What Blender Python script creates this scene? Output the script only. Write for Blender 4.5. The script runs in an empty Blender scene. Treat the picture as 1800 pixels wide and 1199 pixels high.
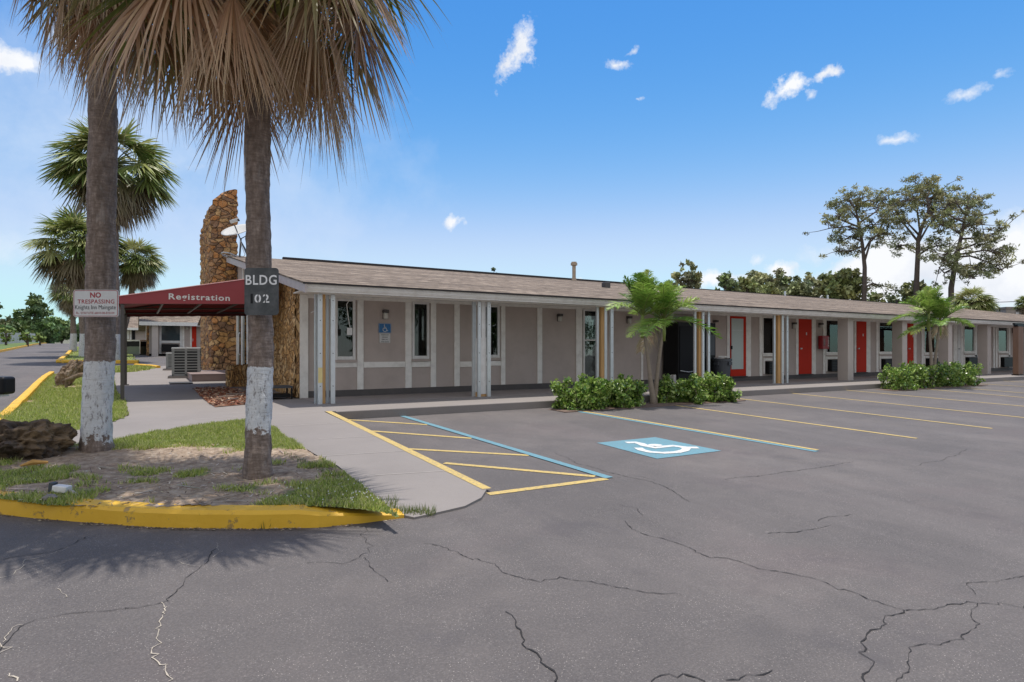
import bpy, math, random
import numpy as np
from mathutils import Vector, Matrix, noise
R = math.radians
random.seed(7); rng = np.random.default_rng(7)
C = bpy.context.scene.collection
SC = bpy.context.scene
TH = R(31.2); CT, ST = math.cos(TH), math.sin(TH)
F = 1090.0; CX = 900.0; HY = 615.0; CAMZ = 1.07
# ---------------------------------------------------------------- site survey helpers
def zg(Y):                      # the asphalt falls away from the building at 3 per cent
    if Y < -12: return -0.834
    if Y < 20: return -0.474 + 0.03*Y
    if Y < 100: return 0.126 + 0.022*(Y-20)
    return 1.886
def zc(Y):                      # concrete walk, path and ramp surface
    if Y > 15: return zg(Y) + 0.024
    if Y > 10.8: return 0.0
    if Y > 4.6: return -0.330 + 0.330*(Y-4.6)/6.2
    return zg(Y) + 0.006
def zi(Y):                      # planted islands
    return max(zc(Y) + 0.012, zg(Y) + 0.13) if Y < 9.5 else zc(Y) + 0.012
def W(u, d):                    # plan position of something seen in column u at distance d
    x = (u-CX)/F*d
    return (x*CT + d*ST, -x*ST + d*CT)
def G(u, v, h=zg):              # plan position on a ground surface
    d = 8.0
    for _ in range(60):
        X, Y = W(u, d)
        d = 0.5*d + 0.5*max(0.5, (CAMZ - h(Y))*F/(v-HY))
    X, Y = W(u, d)
    return (X, Y)
def XW(u, Y): return Y*math.tan(math.atan((u-CX)/F) + TH)
def ZW(u, v, Y):
    X = XW(u, Y); d = X*ST + Y*CT
    return CAMZ + (HY-v)*d/F
# ---------------------------------------------------------------- object helpers
OFF = {}
def props(o, label=None, cat=None, group=None, kind=None):
    if label: o['label'] = label
    if cat: o['category'] = cat
    if group: o['group'] = group
    if kind: o['kind'] = kind
    return o
def thing(name, label, cat, loc=(0,0,0), group=None, rz=0):
    o = bpy.data.objects.new(name, None); C.objects.link(o); o.location = loc; o.rotation_euler = (0,0,rz)
    o.empty_display_size = 0.2
    OFF[o] = Vector(loc) if rz == 0 else None
    return props(o, label, cat, group)
class MB:
    def __init__(s): s.v=[]; s.f=[]; s.m=[]; s.c=[]; s.col=(1,1,1); s.mi=0
    def add(s, vs, fs):
        n=len(s.v); s.v += [tuple(p) for p in vs]; s.c += [s.col]*len(vs)
        for f in fs: s.f.append(tuple(i+n for i in f)); s.m.append(s.mi)
    def box(s, x0,x1,y0,y1,z0,z1, M=None):
        vs=[Vector((x,y,z)) for x in (x0,x1) for y in (y0,y1) for z in (z0,z1)]
        if M: vs=[M@p for p in vs]
        s.add(vs, [(0,1,3,2),(4,6,7,5),(0,4,5,1),(2,3,7,6),(0,2,6,4),(1,5,7,3)])
        return s
    def prism(s, poly, z0, z1, M=None):      # poly in XY, extruded in Z
        n=len(poly); vs=[Vector((p[0],p[1],z0)) for p in poly]+[Vector((p[0],p[1],z1)) for p in poly]
        if M: vs=[M@p for p in vs]
        s.add(vs, [tuple(range(n))[::-1], tuple(range(n,2*n))]+[(i,(i+1)%n,(i+1)%n+n,i+n) for i in range(n)])
        return s
    def tube(s, pts, rad, n=8, cap=True):
        pts=[Vector(p) for p in pts]; k=len(pts)
        if not hasattr(rad,'__len__'): rad=[rad]*k
        vs=[]; up=None
        for i,p in enumerate(pts):
            t=(pts[min(i+1,k-1)]-pts[max(i-1,0)]).normalized()
            a=t.cross(Vector((0,0,1)) if abs(t.z)<.95 else Vector((1,0,0))).normalized() if up is None else (up-t*up.dot(t)).normalized()
            up=a; b=t.cross(a)
            for j in range(n):
                q=2*math.pi*j/n; vs.append(p+(a*math.cos(q)+b*math.sin(q))*rad[i])
        fs=[(i*n+j,i*n+(j+1)%n,(i+1)*n+(j+1)%n,(i+1)*n+j) for i in range(k-1) for j in range(n)]
        if cap: fs += [tuple(range(n))[::-1], tuple(range((k-1)*n,k*n))]
        s.add(vs,fs); return s
    def cyl(s, p0, p1, r0, r1=None, n=16): return s.tube([p0,p1],[r0,r0 if r1 is None else r1],n)
    def build(s, name, mats, parent=None, origin=None, smooth=False, label=None):
        off=Vector((0,0,0))
        if parent is not None: off = OFF.get(parent) or Vector((0,0,0))
        elif origin is not None: off=Vector(origin)
        me=bpy.data.meshes.new(name)
        me.from_pydata([(x-off.x,y-off.y,z-off.z) for x,y,z in s.v],[],s.f)
        if not isinstance(mats,(list,tuple)): mats=[mats]
        for m in mats: me.materials.append(m)
        if len(mats)>1: me.polygons.foreach_set('material_index', s.m)
        ca=me.color_attributes.new('Col','FLOAT_COLOR','POINT')
        ca.data.foreach_set('color', np.hstack([np.array(s.c,dtype=np.float32).reshape(-1,3), np.ones((len(s.c),1),dtype=np.float32)]).ravel())
        if smooth: me.polygons.foreach_set('use_smooth',[True]*len(me.polygons))
        me.update()
        o=bpy.data.objects.new(name,me); C.objects.link(o)
        if parent is not None: o.parent=parent; OFF[o]=off
        else: o.location=off; OFF[o]=off
        if label: o['label']=label
        return o
def bevel(o, w=0.01, seg=2):
    m=o.modifiers.new('b','BEVEL'); m.width=w; m.segments=seg; m.limit_method='ANGLE'; return o
def copy_tree(o, parent=None):
    c=o.copy(); C.objects.link(c); c.parent=parent
    for ch in list(o.children): copy_tree(ch,c)
    return c
# ---------------------------------------------------------------- materials
class N:
    def __init__(s,nt): s.nt=nt
    def __call__(s,t,props=None,**kw):
        n=s.nt.nodes.new(t)
        for k,v in (props or {}).items(): setattr(n,k,v)
        for k,v in kw.items():
            k=int(k[1:]) if k[0]=='i' and k[1:].isdigit() else k.replace('_',' ')
            sock=n.inputs[k]
            if isinstance(v,bpy.types.NodeSocket): s.nt.links.new(v,sock)
            else: sock.default_value=v
        return n
    def math(s,op,a,b=0.0,c=None,clamp=False):
        n=s('ShaderNodeMath',{'operation':op,'use_clamp':clamp},i0=a,i1=b)
        if c is not None: n.inputs[2].default_value=c
        return n.outputs[0]
    def mix(s,f,a,b,blend='MIX'):
        n=s.nt.nodes.new('ShaderNodeMix'); n.data_type='RGBA'; n.blend_type=blend
        for i,v in ((0,f),(6,a),(7,b)):
            if isinstance(v,bpy.types.NodeSocket): s.nt.links.new(v,n.inputs[i])
            else: n.inputs[i].default_value = v if i==0 else (*v[:3],1)
        return n.outputs[2]
    def ramp(s,f,stops,interp='LINEAR'):
        n=s.nt.nodes.new('ShaderNodeValToRGB'); s.nt.links.new(f,n.inputs[0]); n.color_ramp.interpolation=interp
        e=n.color_ramp.elements
        while len(e)<len(stops): e.new(0.5)
        for i,(p,c) in enumerate(stops):
            e[i].position=p; e[i].color=(*(c if hasattr(c,'__len__') else (c,c,c)),1)
        return n.outputs[0]
    def pos(s,scale=(1,1,1)):
        t=s('ShaderNodeTexCoord'); return s('ShaderNodeMapping',Vector=t.outputs['Object'],Scale=scale).outputs[0]
    def noise(s,vec,scale,detail=4,rough=.55,out=0):
        return s('ShaderNodeTexNoise',Vector=vec,Scale=scale,Detail=detail,Roughness=rough).outputs[out]
def newmat(name):
    m=bpy.data.materials.new(name); m.use_nodes=True; nt=m.node_tree; n=N(nt); return m,n,nt.nodes['Principled BSDF']
def S(r,g,b):                   # 0-255 display colour to linear
    f=lambda c:(c/255/12.92) if c/255<=.04045 else ((c/255+.055)/1.055)**2.4
    return (f(r),f(g),f(b))
def simple(name,col,rough=.6,var=.12,scale=6,metal=0,bump=0,bscale=60,stretch=(1,1,1),spec=None,dirt=None):
    m,n,b=newmat(name); p=n.pos(stretch)
    f=n.noise(p,scale,6)
    c=n.mix(f,tuple(x*(1-var*1.6) for x in col),tuple(min(1,x*(1+var*1.6)) for x in col))
    if dirt:
        d=n.ramp(n.noise(p,dirt[1],8,.65),[(.45,0),(.68,1)])
        c=n.mix(n.math('MULTIPLY',d,dirt[2]),c,dirt[0])
    m.node_tree.links.new(c,b.inputs['Base Color'])
    b.inputs['Roughness'].default_value=rough; b.inputs['Metallic'].default_value=metal
    if spec is not None: b.inputs['Specular IOR Level'].default_value=spec
    if bump:
        h=n.noise(p,bscale,5,.6)
        bn=n('ShaderNodeBump',Strength=bump,Distance=.02,Height=h); m.node_tree.links.new(bn.outputs[0],b.inputs['Normal'])
    return m
def leafmat(name,trans=.3,rough=.5):
    m,n,b=newmat(name); L=m.node_tree.links
    a=n('ShaderNodeAttribute',{'attribute_name':'Col'})
    L.new(a.outputs['Color'],b.inputs['Base Color']); b.inputs['Roughness'].default_value=rough
    t=n('ShaderNodeBsdfTranslucent',Color=a.outputs['Color'])
    mx=n('ShaderNodeMixShader',i0=trans); L.new(b.outputs[0],mx.inputs[1]); L.new(t.outputs[0],mx.inputs[2])
    L.new(mx.outputs[0],m.node_tree.nodes['Material Output'].inputs[0]); return m
def m_asphalt():
    m,n,b=newmat('asphalt'); L=m.node_tree.links; p=n.pos()
    big=n.noise(p,.30,6,.62); mid=n.noise(p,1.7,7,.65)
    c=n.ramp(big,[(.32,(.080,.073,.071)),(.5,(.118,.106,.101)),(.70,(.156,.137,.126))])
    c=n.mix(n.ramp(mid,[(.35,.75),(.65,0)]),c,(.084,.077,.076))
    ps=n.pos((1,.25,1))
    c=n.mix(n.math('MULTIPLY',n.ramp(n.noise(ps,.9,6,.65),[(.50,0),(.72,1)]),.45),c,(.175,.156,.149))
    rd=n.ramp(n.noise(p,.55,4,.6),[(.55,0),(.75,1)]); c=n.mix(n.math('MULTIPLY',rd,.4),c,(.165,.125,.12))
    grit=n.noise(p,85,5,.75); c=n.mix(.20,c,n.ramp(grit,[(.33,(.040,.036,.036)),(.50,(.135,.120,.118)),(.70,(.40,.36,.34))]))
    sp=n('ShaderNodeTexVoronoi',Vector=p,Scale=62.0)
    w=n.math('MULTIPLY',n.ramp(sp.outputs['Distance'],[(.06,.95),(.20,0)]),n.ramp(n.noise(p,3.0,4,.6),[(.36,0),(.60,1)]))
    c=n.mix(w,c,(.46,.42,.38))
    scuff=n.ramp(n.noise(p,7,9,.78),[(.62,0),(.70,1)]); c=n.mix(n.math('MULTIPLY',scuff,.42),c,(.27,.25,.235))
    oil=n.ramp(n.noise(p,1.1,4,.6),[(.60,0),(.72,1)]); c=n.mix(n.math('MULTIPLY',oil,.45),c,(.07,.065,.07))
    L.new(c,b.inputs['Base Color']); b.inputs['Roughness'].default_value=.82; b.inputs['Specular IOR Level'].default_value=.3
    bn=n('ShaderNodeBump',Strength=.6,Distance=.006,Height=n.noise(p,90,5,.75)); L.new(bn.outputs[0],b.inputs['Normal'])
    return m
def m_stone(name,scale,stretch,cols,joint=.05,bump=.9,jc=(.07,.042,.026),seed=0):
    m,n,b=newmat(name); L=m.node_tree.links; p=n.pos(stretch)
    ds=n.noise(p,scale*1.3,3,.5,out=1)
    pv=n('ShaderNodeVectorMath',{'operation':'MULTIPLY_ADD'},i0=ds,i1=(.25/scale*2,)*3,i2=p).outputs[0]
    v=n('ShaderNodeTexVoronoi',{'feature':'F1'},Vector=pv,Scale=scale)
    e=n('ShaderNodeTexVoronoi',{'feature':'DISTANCE_TO_EDGE'},Vector=pv,Scale=scale)
    sep=n('ShaderNodeSeparateColor',Color=v.outputs['Color'])
    k=len(cols); c=n.ramp(sep.outputs[0],[(i/k,c) for i,c in enumerate(cols)],'CONSTANT')
    g=n.noise(p,scale*7,8,.7)
    c=n.mix(n.ramp(g,[(.35,.75),(.6,0)]),c,tuple(x*.45 for x in cols[0]))
    j=n.ramp(e.outputs['Distance'],[(joint*.4,1),(joint,0)])
    c=n.mix(j,c,jc); L.new(c,b.inputs['Base Color']); b.inputs['Roughness'].default_value=.85
    h=n.math('ADD',n.math('MULTIPLY',n.ramp(e.outputs['Distance'],[(0,0),(joint*2.5,1)]),1.0),n.math('MULTIPLY',g,.5))
    bn=n('ShaderNodeBump',Strength=bump,Distance=.05,Height=h); L.new(bn.outputs[0],b.inputs['Normal']); return m
def m_roof():
    m,n,b=newmat('shingles'); L=m.node_tree.links; p=n.pos()
    wob=n('ShaderNodeVectorMath',{'operation':'MULTIPLY_ADD'},i0=n.noise(p,.9,5,.6,out=1),i1=(.20,.30,0),i2=p).outputs[0]
    br=n('ShaderNodeTexBrick',{'offset':.5,'offset_frequency':2},Vector=wob,Color1=(.0,0,0,1),Color2=(1,1,1,1),Mortar=(.0,0,0,1),Scale=1.0)
    br.inputs['Mortar Size'].default_value=.012; br.inputs['Brick Width'].default_value=.30; br.inputs['Row Height'].default_value=.30; br.inputs['Bias'].default_value=0
    c=n.ramp(br.outputs[0],[(0,(.06,.044,.033)),(.25,(.17,.13,.10)),(.6,(.26,.205,.16)),(.85,(.36,.29,.23)),(1,(.13,.10,.078))])
    c=n.mix(.62,c,n.ramp(n.noise(n.pos((1.1,2.2,1)),2.6,7,.75),[(.36,(.055,.042,.032)),(.5,(.22,.172,.132)),(.66,(.42,.345,.275))]))
    lng=n.ramp(n.noise(n.pos((.10,1.3,1)),1.5,4,.6),[(.42,.55),(.55,0)]); c=n.mix(lng,c,(.08,.062,.049))
    L.new(c,b.inputs['Base Color']); b.inputs['Roughness'].default_value=.95; b.inputs['Specular IOR Level'].default_value=.2
    bn=n('ShaderNodeBump',Strength=1.0,Distance=.05,Height=br.outputs[0]); L.new(bn.outputs[0],b.inputs['Normal'])
    return m
def m_trunk(name,paint_z,lo=0.12,grey=False):
    m,n,b=newmat(name); L=m.node_tree.links; p=n.pos((1,1,.35)); q=n.pos((.35,.35,1.6)); o=n.pos()
    c=n.ramp(n.noise(p,22,7,.7),[(.3,(.11,.080,.062)),(.55,(.25,.190,.155)),(.78,(.44,.36,.31))])
    c=n.mix(n.math('MULTIPLY',n.ramp(n.noise(q,30,4,.6),[(.45,0),(.6,1)]),.45),c,(.11,.076,.058))
    c=n.mix(n.math('MULTIPLY',n.ramp(n.noise(p,9,3,.6),[(.60,0),(.66,1)]),.35),c,(.36,.32,.29))
    z=n('ShaderNodeSeparateXYZ',Vector=o).outputs[2]
    zz=n.math('ADD',z,n.math('MULTIPLY',n.math('SUBTRACT',n.noise(o,14,5,.7),.5),.10))
    up=n.ramp(n.math('SUBTRACT',zz,paint_z-.5),[(.497,1),(.503,0)])
    low=n.math('ADD',z,n.math('MULTIPLY',n.math('SUBTRACT',n.noise(o,6,5,.75),.5),.65))
    lm=n.ramp(low,[(lo,0),(lo+.012,1)]) if lo>0 else None
    k=n.math('MULTIPLY',up,lm) if lm is not None else up
    flake=n.ramp(n.noise(p,30,7,.8),[(.40,0),(.47,1)])
    wc=n.mix(flake,(.24,.22,.21),n.mix(n.noise(o,12,4),(.50,.50,.50),(.70,.70,.69)))
    c=n.mix(k,c,wc); L.new(c,b.inputs['Base Color']); b.inputs['Roughness'].default_value=.9
    bn=n('ShaderNodeBump',Strength=.8,Distance=.02,Height=n.math('ADD',n.noise(p,30,6,.7),n.noise(q,24,3,.6))); L.new(bn.outputs[0],b.inputs['Normal'])
    return m
def m_glass(name,tint=(.02,.025,.025),refl=.35):
    m,n,b=newmat(name); L=m.node_tree.links
    t=n('ShaderNodeBsdfTransparent',Color=(.55,.6,.58,1)); g=n('ShaderNodeBsdfGlossy',Color=(.9,.95,.95,1),Roughness=.015)
    fr=n('ShaderNodeFresnel',IOR=1.6)
    wav=n('ShaderNodeBump',Strength=.06,Distance=.02,Height=n.noise(n.pos(),1.5,2)); L.new(wav.outputs[0],g.inputs['Normal'])
    mx=n('ShaderNodeMixShader',i0=fr.outputs[0]); L.new(t.outputs[0],mx.inputs[1]); L.new(g.outputs[0],mx.inputs[2])
    L.new(mx.outputs[0],m.node_tree.nodes['Material Output'].inputs[0]); return m
def m_curtain():
    m,n,b=newmat('curtain'); L=m.node_tree.links
    w=n('ShaderNodeTexWave',{'bands_direction':'X'},Vector=n.pos(),Scale=6.0,Distortion=1.5,Detail=2.0)
    c=n.ramp(w.outputs[0],[(0,(.20,.26,.22)),(1,(.55,.62,.55))]); L.new(c,b.inputs['Base Color']); b.inputs['Roughness'].default_value=.9; return m
def m_paint(name,col,wear=.5):
    m,n,b=newmat(name); L=m.node_tree.links; p=n.pos()
    f=n.ramp(n.noise(p,30,8,.8),[(.47,0),(.60,1)])
    c=n.mix(n.noise(p,3,4),tuple(x*.75 for x in col),col); c=n.mix(n.math('MULTIPLY',f,wear),c,(.15,.14,.14))
    L.new(c,b.inputs['Base Color']); b.inputs['Roughness'].default_value=.75
    return m
def m_conc():
    m,n,b=newmat('concrete'); L=m.node_tree.links; p=n.pos()
    c=n.ramp(n.noise(p,.8,6,.6),[(.3,(.198,.176,.162)),(.7,(.245,.218,.200))])
    c=n.mix(n.math('MULTIPLY',n.ramp(n.noise(p,4,8,.7),[(.5,0),(.75,1)]),.3),c,(.19,.17,.16))
    c=n.mix(.18,c,n.ramp(n.noise(p,120,4,.7),[(.3,(.12,.11,.1)),(.7,(.42,.39,.37))]))
    L.new(c,b.inputs['Base Color']); b.inputs['Roughness'].default_value=.85
    bn=n('ShaderNodeBump',Strength=.25,Distance=.004,Height=n.noise(p,150,3,.7)); L.new(bn.outputs[0],b.inputs['Normal']); return m
def m_yellow():
    m,n,b=newmat('kerb_yellow'); L=m.node_tree.links; p=n.pos()
    c=n.mix(n.noise(p,3,5),(.62,.34,.015),(.78,.47,.035))
    ch=n.ramp(n.noise(p,6,10,.78),[(.585,0),(.61,1)])
    c=n.mix(n.math('MULTIPLY',ch,.75),c,n.mix(n.noise(p,40,3),(.14,.07,.02),(.32,.24,.14)))
    L.new(c,b.inputs['Base Color']); b.inputs['Roughness'].default_value=.55
    bn=n('ShaderNodeBump',Strength=.5,Distance=.012,Height=n.math('SUBTRACT',n.noise(p,12,8,.7),n.math('MULTIPLY',ch,.6))); L.new(bn.outputs[0],b.inputs['Normal']); return m
def m_ground():
    m,n,b=newmat('turf'); L=m.node_tree.links; p=n.pos()
    a=n('ShaderNodeAttribute',{'attribute_name':'Col'}); w=n('ShaderNodeSeparateColor',Color=a.outputs['Color']).outputs[0]
    w2=n.math('ADD',w,n.math('MULTIPLY',n.math('SUBTRACT',n.noise(p,6,7,.75),.5),1.1))
    k=n.ramp(w2,[(.42,0),(.58,1)])
    dirt=n.ramp(n.noise(p,9,9,.78),[(.32,(.17,.112,.070)),(.5,(.40,.295,.205)),(.68,(.62,.50,.37))])
    gr=n.ramp(n.noise(p,25,6,.8),[(.3,(.09,.12,.03)),(.6,(.22,.26,.07)),(.8,(.34,.34,.15))])
    c=n.mix(k,dirt,gr); L.new(c,b.inputs['Base Color']); b.inputs['Roughness'].default_value=.95
    bn=n('ShaderNodeBump',Strength=.9,Distance=.03,Height=n.noise(p,45,8,.8)); L.new(bn.outputs[0],b.inputs['Normal']); return m
ASPH=m_asphalt(); CONC=m_conc(); YEL=m_yellow(); TURF=m_ground(); ROOF=m_roof()
LEAF=leafmat('leaf',.28,.45); GRASS=leafmat('grass_blade',.35,.6); FARLEAF=leafmat('far_leaf',.15,.7)
OCH=[(.60,.27,.09),(.62,.34,.12),(.36,.19,.09),(.66,.42,.19),(.40,.24,.13),(.55,.30,.14),(.26,.16,.10)]
STONE_P=m_stone('fieldstone',4.0,(1,1,1.35),OCH,.04); STONE_V=m_stone('stone_veneer',11.0,(1,1,.40),[(.78,.46,.19),(.84,.54,.26),(.66,.38,.15),(.86,.60,.32),(.56,.31,.12)],.06,1.0,jc=(.30,.17,.08))
SIDING=simple('taupe_siding',(.48,.405,.365),.75,.05,2.5,bump=.15,bscale=80,dirt=((.34,.28,.25),1.6,.4))
TRIM=simple('pale_trim',(.84,.81,.76),.6,.05,3,dirt=((.45,.41,.37),5,.35))
GUTTER=simple('gutter_paint',(.82,.80,.77),.45,.05,2,dirt=((.45,.41,.37),4,.35))
FASC=simple('fascia_paint',(.50,.44,.42),.55,.06,3,dirt=((.30,.26,.25),6,.4))
STUCCO=simple('pier_stucco',(.50,.44,.40),.85,.06,3,bump=.3,bscale=90)
BASE=simple('dark_base',(.09,.08,.078),.7,.15,4)
PORCH=simple('porch_floor_paint',(.27,.235,.22),.7,.10,2,dirt=((.18,.155,.145),3,.4))
RED=simple('red_door_paint',(.55,.030,.012),.6,.05,2,spec=.15)
AWN=simple('maroon_canvas',(.30,.050,.055),.7,.06,3,bump=.1,bscale=200)
AWNT=simple('maroon_valance',(.10,.016,.018),.8,.1,3)
GALV=simple('galvanised_steel',(.62,.65,.66),.42,.10,8,metal=.55)
DGREY=simple('dark_bronze_metal',(.085,.075,.07),.5,.1,5,metal=.3)
WOOD=simple('raw_lumber',(.55,.32,.13),.8,.22,5,stretch=(6,6,.5))
WHITE=simple('white_paint',(.72,.71,.69),.55,.05,4,dirt=((.45,.40,.36),5,.4))
BLACK=simple('black_plastic',(.010,.010,.011),.45,.1,4,spec=.2)
CHAR=simple('charcoal_plastic',(.055,.062,.072),.55,.1,4)
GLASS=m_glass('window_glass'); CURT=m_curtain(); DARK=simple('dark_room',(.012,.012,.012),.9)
PY=m_paint('yellow_line_paint',(.62,.45,.14),.6); PB=m_paint('blue_line_paint',(.13,.31,.38),.5); PW=m_paint('white_marking',(.72,.74,.72),.35)
RIDGE=simple('ridge_cap',(.035,.03,.03),.85)
ROCK=simple('coral_rock',(.20,.14,.09),.95,.6,5,bump=1.0,bscale=14,dirt=((.45,.40,.34),4,.6))
ROCKD=simple('dark_rock',(.075,.052,.036),.95,.6,4,bump=1.0,bscale=16,dirt=((.30,.20,.10),3,.7))
def sheet(name, poly, h, mat, dz=0.0, kind='structure', skirt=0.0, label=None):   # drapes a plan polygon over a surface
    import bmesh
    bm=bmesh.new(); vs=[bm.verts.new((x,y,0)) for x,y in poly]; f=bm.faces.new(vs)
    ys=[y for x,y in poly]
    cuts=[y for y in (4.6,9.5,10.8,15.0,20.0,100.0)]+list(np.arange(math.ceil(min(ys)),min(max(ys),16),.8))
    for y in cuts:
        if min(ys)<y<max(ys):
            bmesh.ops.bisect_plane(bm,geom=bm.verts[:]+bm.edges[:]+bm.faces[:],plane_co=(0,y,0),plane_no=(0,1,0))
    bmesh.ops.triangulate(bm,faces=bm.faces[:])
    for v in bm.verts: v.co.z=h(v.co.y)+dz
    if skirt:
        be=[e for e in bm.edges if len(e.link_faces)==1]
        r=bmesh.ops.extrude_edge_only(bm,edges=be)
        for v in [g for g in r['geom'] if isinstance(g,bmesh.types.BMVert)]: v.co.z-=skirt
    bmesh.ops.recalc_face_normals(bm,faces=bm.faces[:])
    me=bpy.data.meshes.new(name); bm.to_mesh(me); bm.free(); me.materials.append(mat)
    o=bpy.data.objects.new(name,me); C.objects.link(o); props(o,label,None,None,kind); return o
def inside(P,x,y):              # vectorised point in polygon
    r=np.zeros(x.shape,bool); n=len(P)
    for i in range(n):
        x0,y0=P[i]; x1,y1=P[(i+1)%n]
        if y0==y1: continue
        c=((y0>y)!=(y1>y))&(x<(x1-x0)*(y-y0)/(y1-y0)+x0); r^=c
    return r
# ================================================================= GROUND
mb=MB(); ys=[-120,-12,0,10,20,60,100,160,420]; xs=[-260,-60,-20,0,20,60,260]
mb.add([(x,y,zg(y)) for y in ys for x in xs],[(j*7+i,j*7+i+1,j*7+i+8,j*7+i+7) for j in range(len(ys)-1) for i in range(6)])
props(mb.build('asphalt_lot',ASPH),'worn grey asphalt of the car park and drive',None,None,'structure')
# walk along the facade (its front edge is the kerb)
KY=10.78
mb=MB(); mb.box(2.96,60,KY,14.3,-.5,0.0); bevel(props(mb.build('sidewalk',CONC),None,None,None,'structure'),.015)
# concrete path and ramp
rampR=[G(569.5,724.4,zc),G(855.5,861,zc)]
ramp=[(2.96,14.3),(2.96,KY)]+rampR+[G(u,v,zc) for u,v in ((846,876),(817,891),(761,904),(728,911),(700,905),(678,888),(640,858),(594,820),(553,799),(497,765),(483,753))]
path=ramp[:]+[G(u,v,zc) for u,v in ((433,741),(345,749),(262,761),(200,776),(160,781),(115,785),(30,800),(-60,800),(-60,770),(20,766),(70,764),(142,756),(200,742),(227,731),(221,706),(206,690),(201,667),(200,655),(262,649),(268,645),(330,641))]+[(3.3,30.0),(3.3,14.3)]
sheet('concrete_path',path,zc,CONC,.008,skirt=.12)
porch=MB(); porch.box(3.12,60,12.42,14.14,-.02,0.004); props(porch.build('porch_floor',PORCH),None,None,None,'structure')
def stripe(name,p0,p1,w,mat,h=zg,dz=.005,seg=10,q=None):
    m=MB(); a=Vector(p0); b=Vector(p1); t=(b-a).normalized(); s=Vector((-t.y,t.x))*w/2; vs=[]
    for i in range(seg+1):
        c=a.lerp(b,i/seg); j=1+random.uniform(-.05,.05)
        for k in (-1,1):
            e=c+s*k*j; vs.append((e.x,e.y,h(e.y)+dz))
    m.add(vs,[(2*i,2*i+1,2*i+3,2*i+2) for i in range(seg)]); return props(m.build(name,mat),None,None,q,'structure')
# joints in ramp
JN=simple('joint_line',(.42,.38,.35),.9)
for a,b in (((345,738),(556,725)),((483,751),(602,744)),((560,773),(658,768)),((567,803),(711,794)),((645,838),(784,829)),((400,728),(470,722))):
    stripe('ramp_joint',G(*a,zc),G(*b,zc),.014,JN,zc,.011,q='score lines across the concrete ramp')
stripe('ramp_edge_line',G(577,724,zc),G(856,861,zc),.10,PY,zc,.0115)
gp='diagonal yellow hatch lines in the access aisle'
for a,b in (((607,738),(752,747)),((652,758),(829,771)),((716,789.5),(930,801)),((781,814.5),(1046,838))):
    stripe('hatch_line',G(*a),G(*b),.09,PY,q=gp)
stripe('hatch_line',G(858,869),G(1066,842),.10,PY,dz=.0045)
stripe('accessible_bay_line',G(703,730.5),G(1071,841),.11,PB,dz=.009)
stripe('bay_line',G(983,716.5),G(1437,792),.09,PY,dz=.009)
stripe('accessible_bay_line',G(978.5,717.3),G(1436,794),.11,PB,dz=.005)
gp='yellow bay lines of the car park'
for a,b in (((1165,709.8),(1612,771)),((1268,697.3),(1744,753.5)),((1377,690),(1830,737.5)),((1470,684.5),(1850,719)),((1562,678.5),(1870,705)),((1690,682),(1870,697)),((1712,674),(1880,685)),((1745,668.5),(1890,678))):
    stripe('bay_line',G(*a),G(*b),.09,PY,q=gp)
mb=MB(); P=[G(*p) for p in ((1049,779),(1152,769),(1268,793),(1155,807))]
mb.add([(x,y,zg(y)+.005) for x,y in P],[(0,1,2,3)]); props(mb.build('blue_marking_panel',PB),'faded blue painted square behind the wheelchair symbol',None,None,'structure')
def thick(mb,pts,w,h,dz):
    pts=[Vector(p) for p in pts]; vs=[]
    for i,p in enumerate(pts):
        t=(pts[min(i+1,len(pts)-1)]-pts[max(i-1,0)]).normalized(); s=Vector((-t.y,t.x))*w/2
        for k in (-1,1): e=p+s*k; vs.append((e.x,e.y,h(e.y)+dz))
    mb.add(vs,[(2*i,2*i+1,2*i+3,2*i+2) for i in range(len(pts)-1)])
mb=MB()
zz=lambda L:[G(850+a/3,680+b/3) for a,b in L]
thick(mb,zz([(752,297),(800,296),(830,303),(850,313),(905,324),(950,318),(1000,314),(1070,323),(1132,324)]),.13,zg,.0095)
thick(mb,zz([(815,325),(835,337),(880,347),(950,352),(1020,348),(1062,338),(1070,328),(1040,318)]),.12,zg,.0105)
for k in range(1): 
    c=Vector(zz([(905,311)])[0]); n=14; mb.add([(c.x+.10*math.cos(6.283*i/n),c.y+.10*math.sin(6.283*i/n),zg(c.y)+.0115) for i in range(n)],[tuple(range(n))])
props(mb.build('wheelchair_symbol',PW),'white wheelchair symbol painted on the blue square',None,None,'structure')
# cracks
CRK=simple('crack_dark',(.022,.02,.02),.95); CRS=simple('crack_sand',(.42,.37,.30),.95)
def crack(mb,L,w,step=.03,jit=.005):
    pts=[Vector(G(*p)) for p in L]; out=[]
    for a,b in zip(pts,pts[1:]):
        k=max(2,int((b-a).length/step))
        for i in range(k):
            q=a.lerp(b,i/k); hh=Vector((noise.noise(Vector((q.x*3.1,q.y*3.1,7))),noise.noise(Vector((q.x*3.1,q.y*3.1,17)))))*.07*math.sin(math.pi*i/k)**.5; out.append(q+hh+Vector((random.gauss(0,jit),random.gauss(0,jit))))
    out.append(pts[-1]); vs=[]
    for i,p in enumerate(out):
        t=(out[min(i+1,len(out)-1)]-out[max(i-1,0)]).normalized(); s=Vector((-t.y,t.x))*w/2*random.choice((.35,.6,1,1.35,.8,.5))
        for k in (-1,1): e=p+s*k; vs.append((e.x,e.y,zg(e.y)+.0042))
    mb.add(vs,[(2*i,2*i+1,2*i+3,2*i+2) for i in range(len(out)-1)])
mb=MB()
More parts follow.
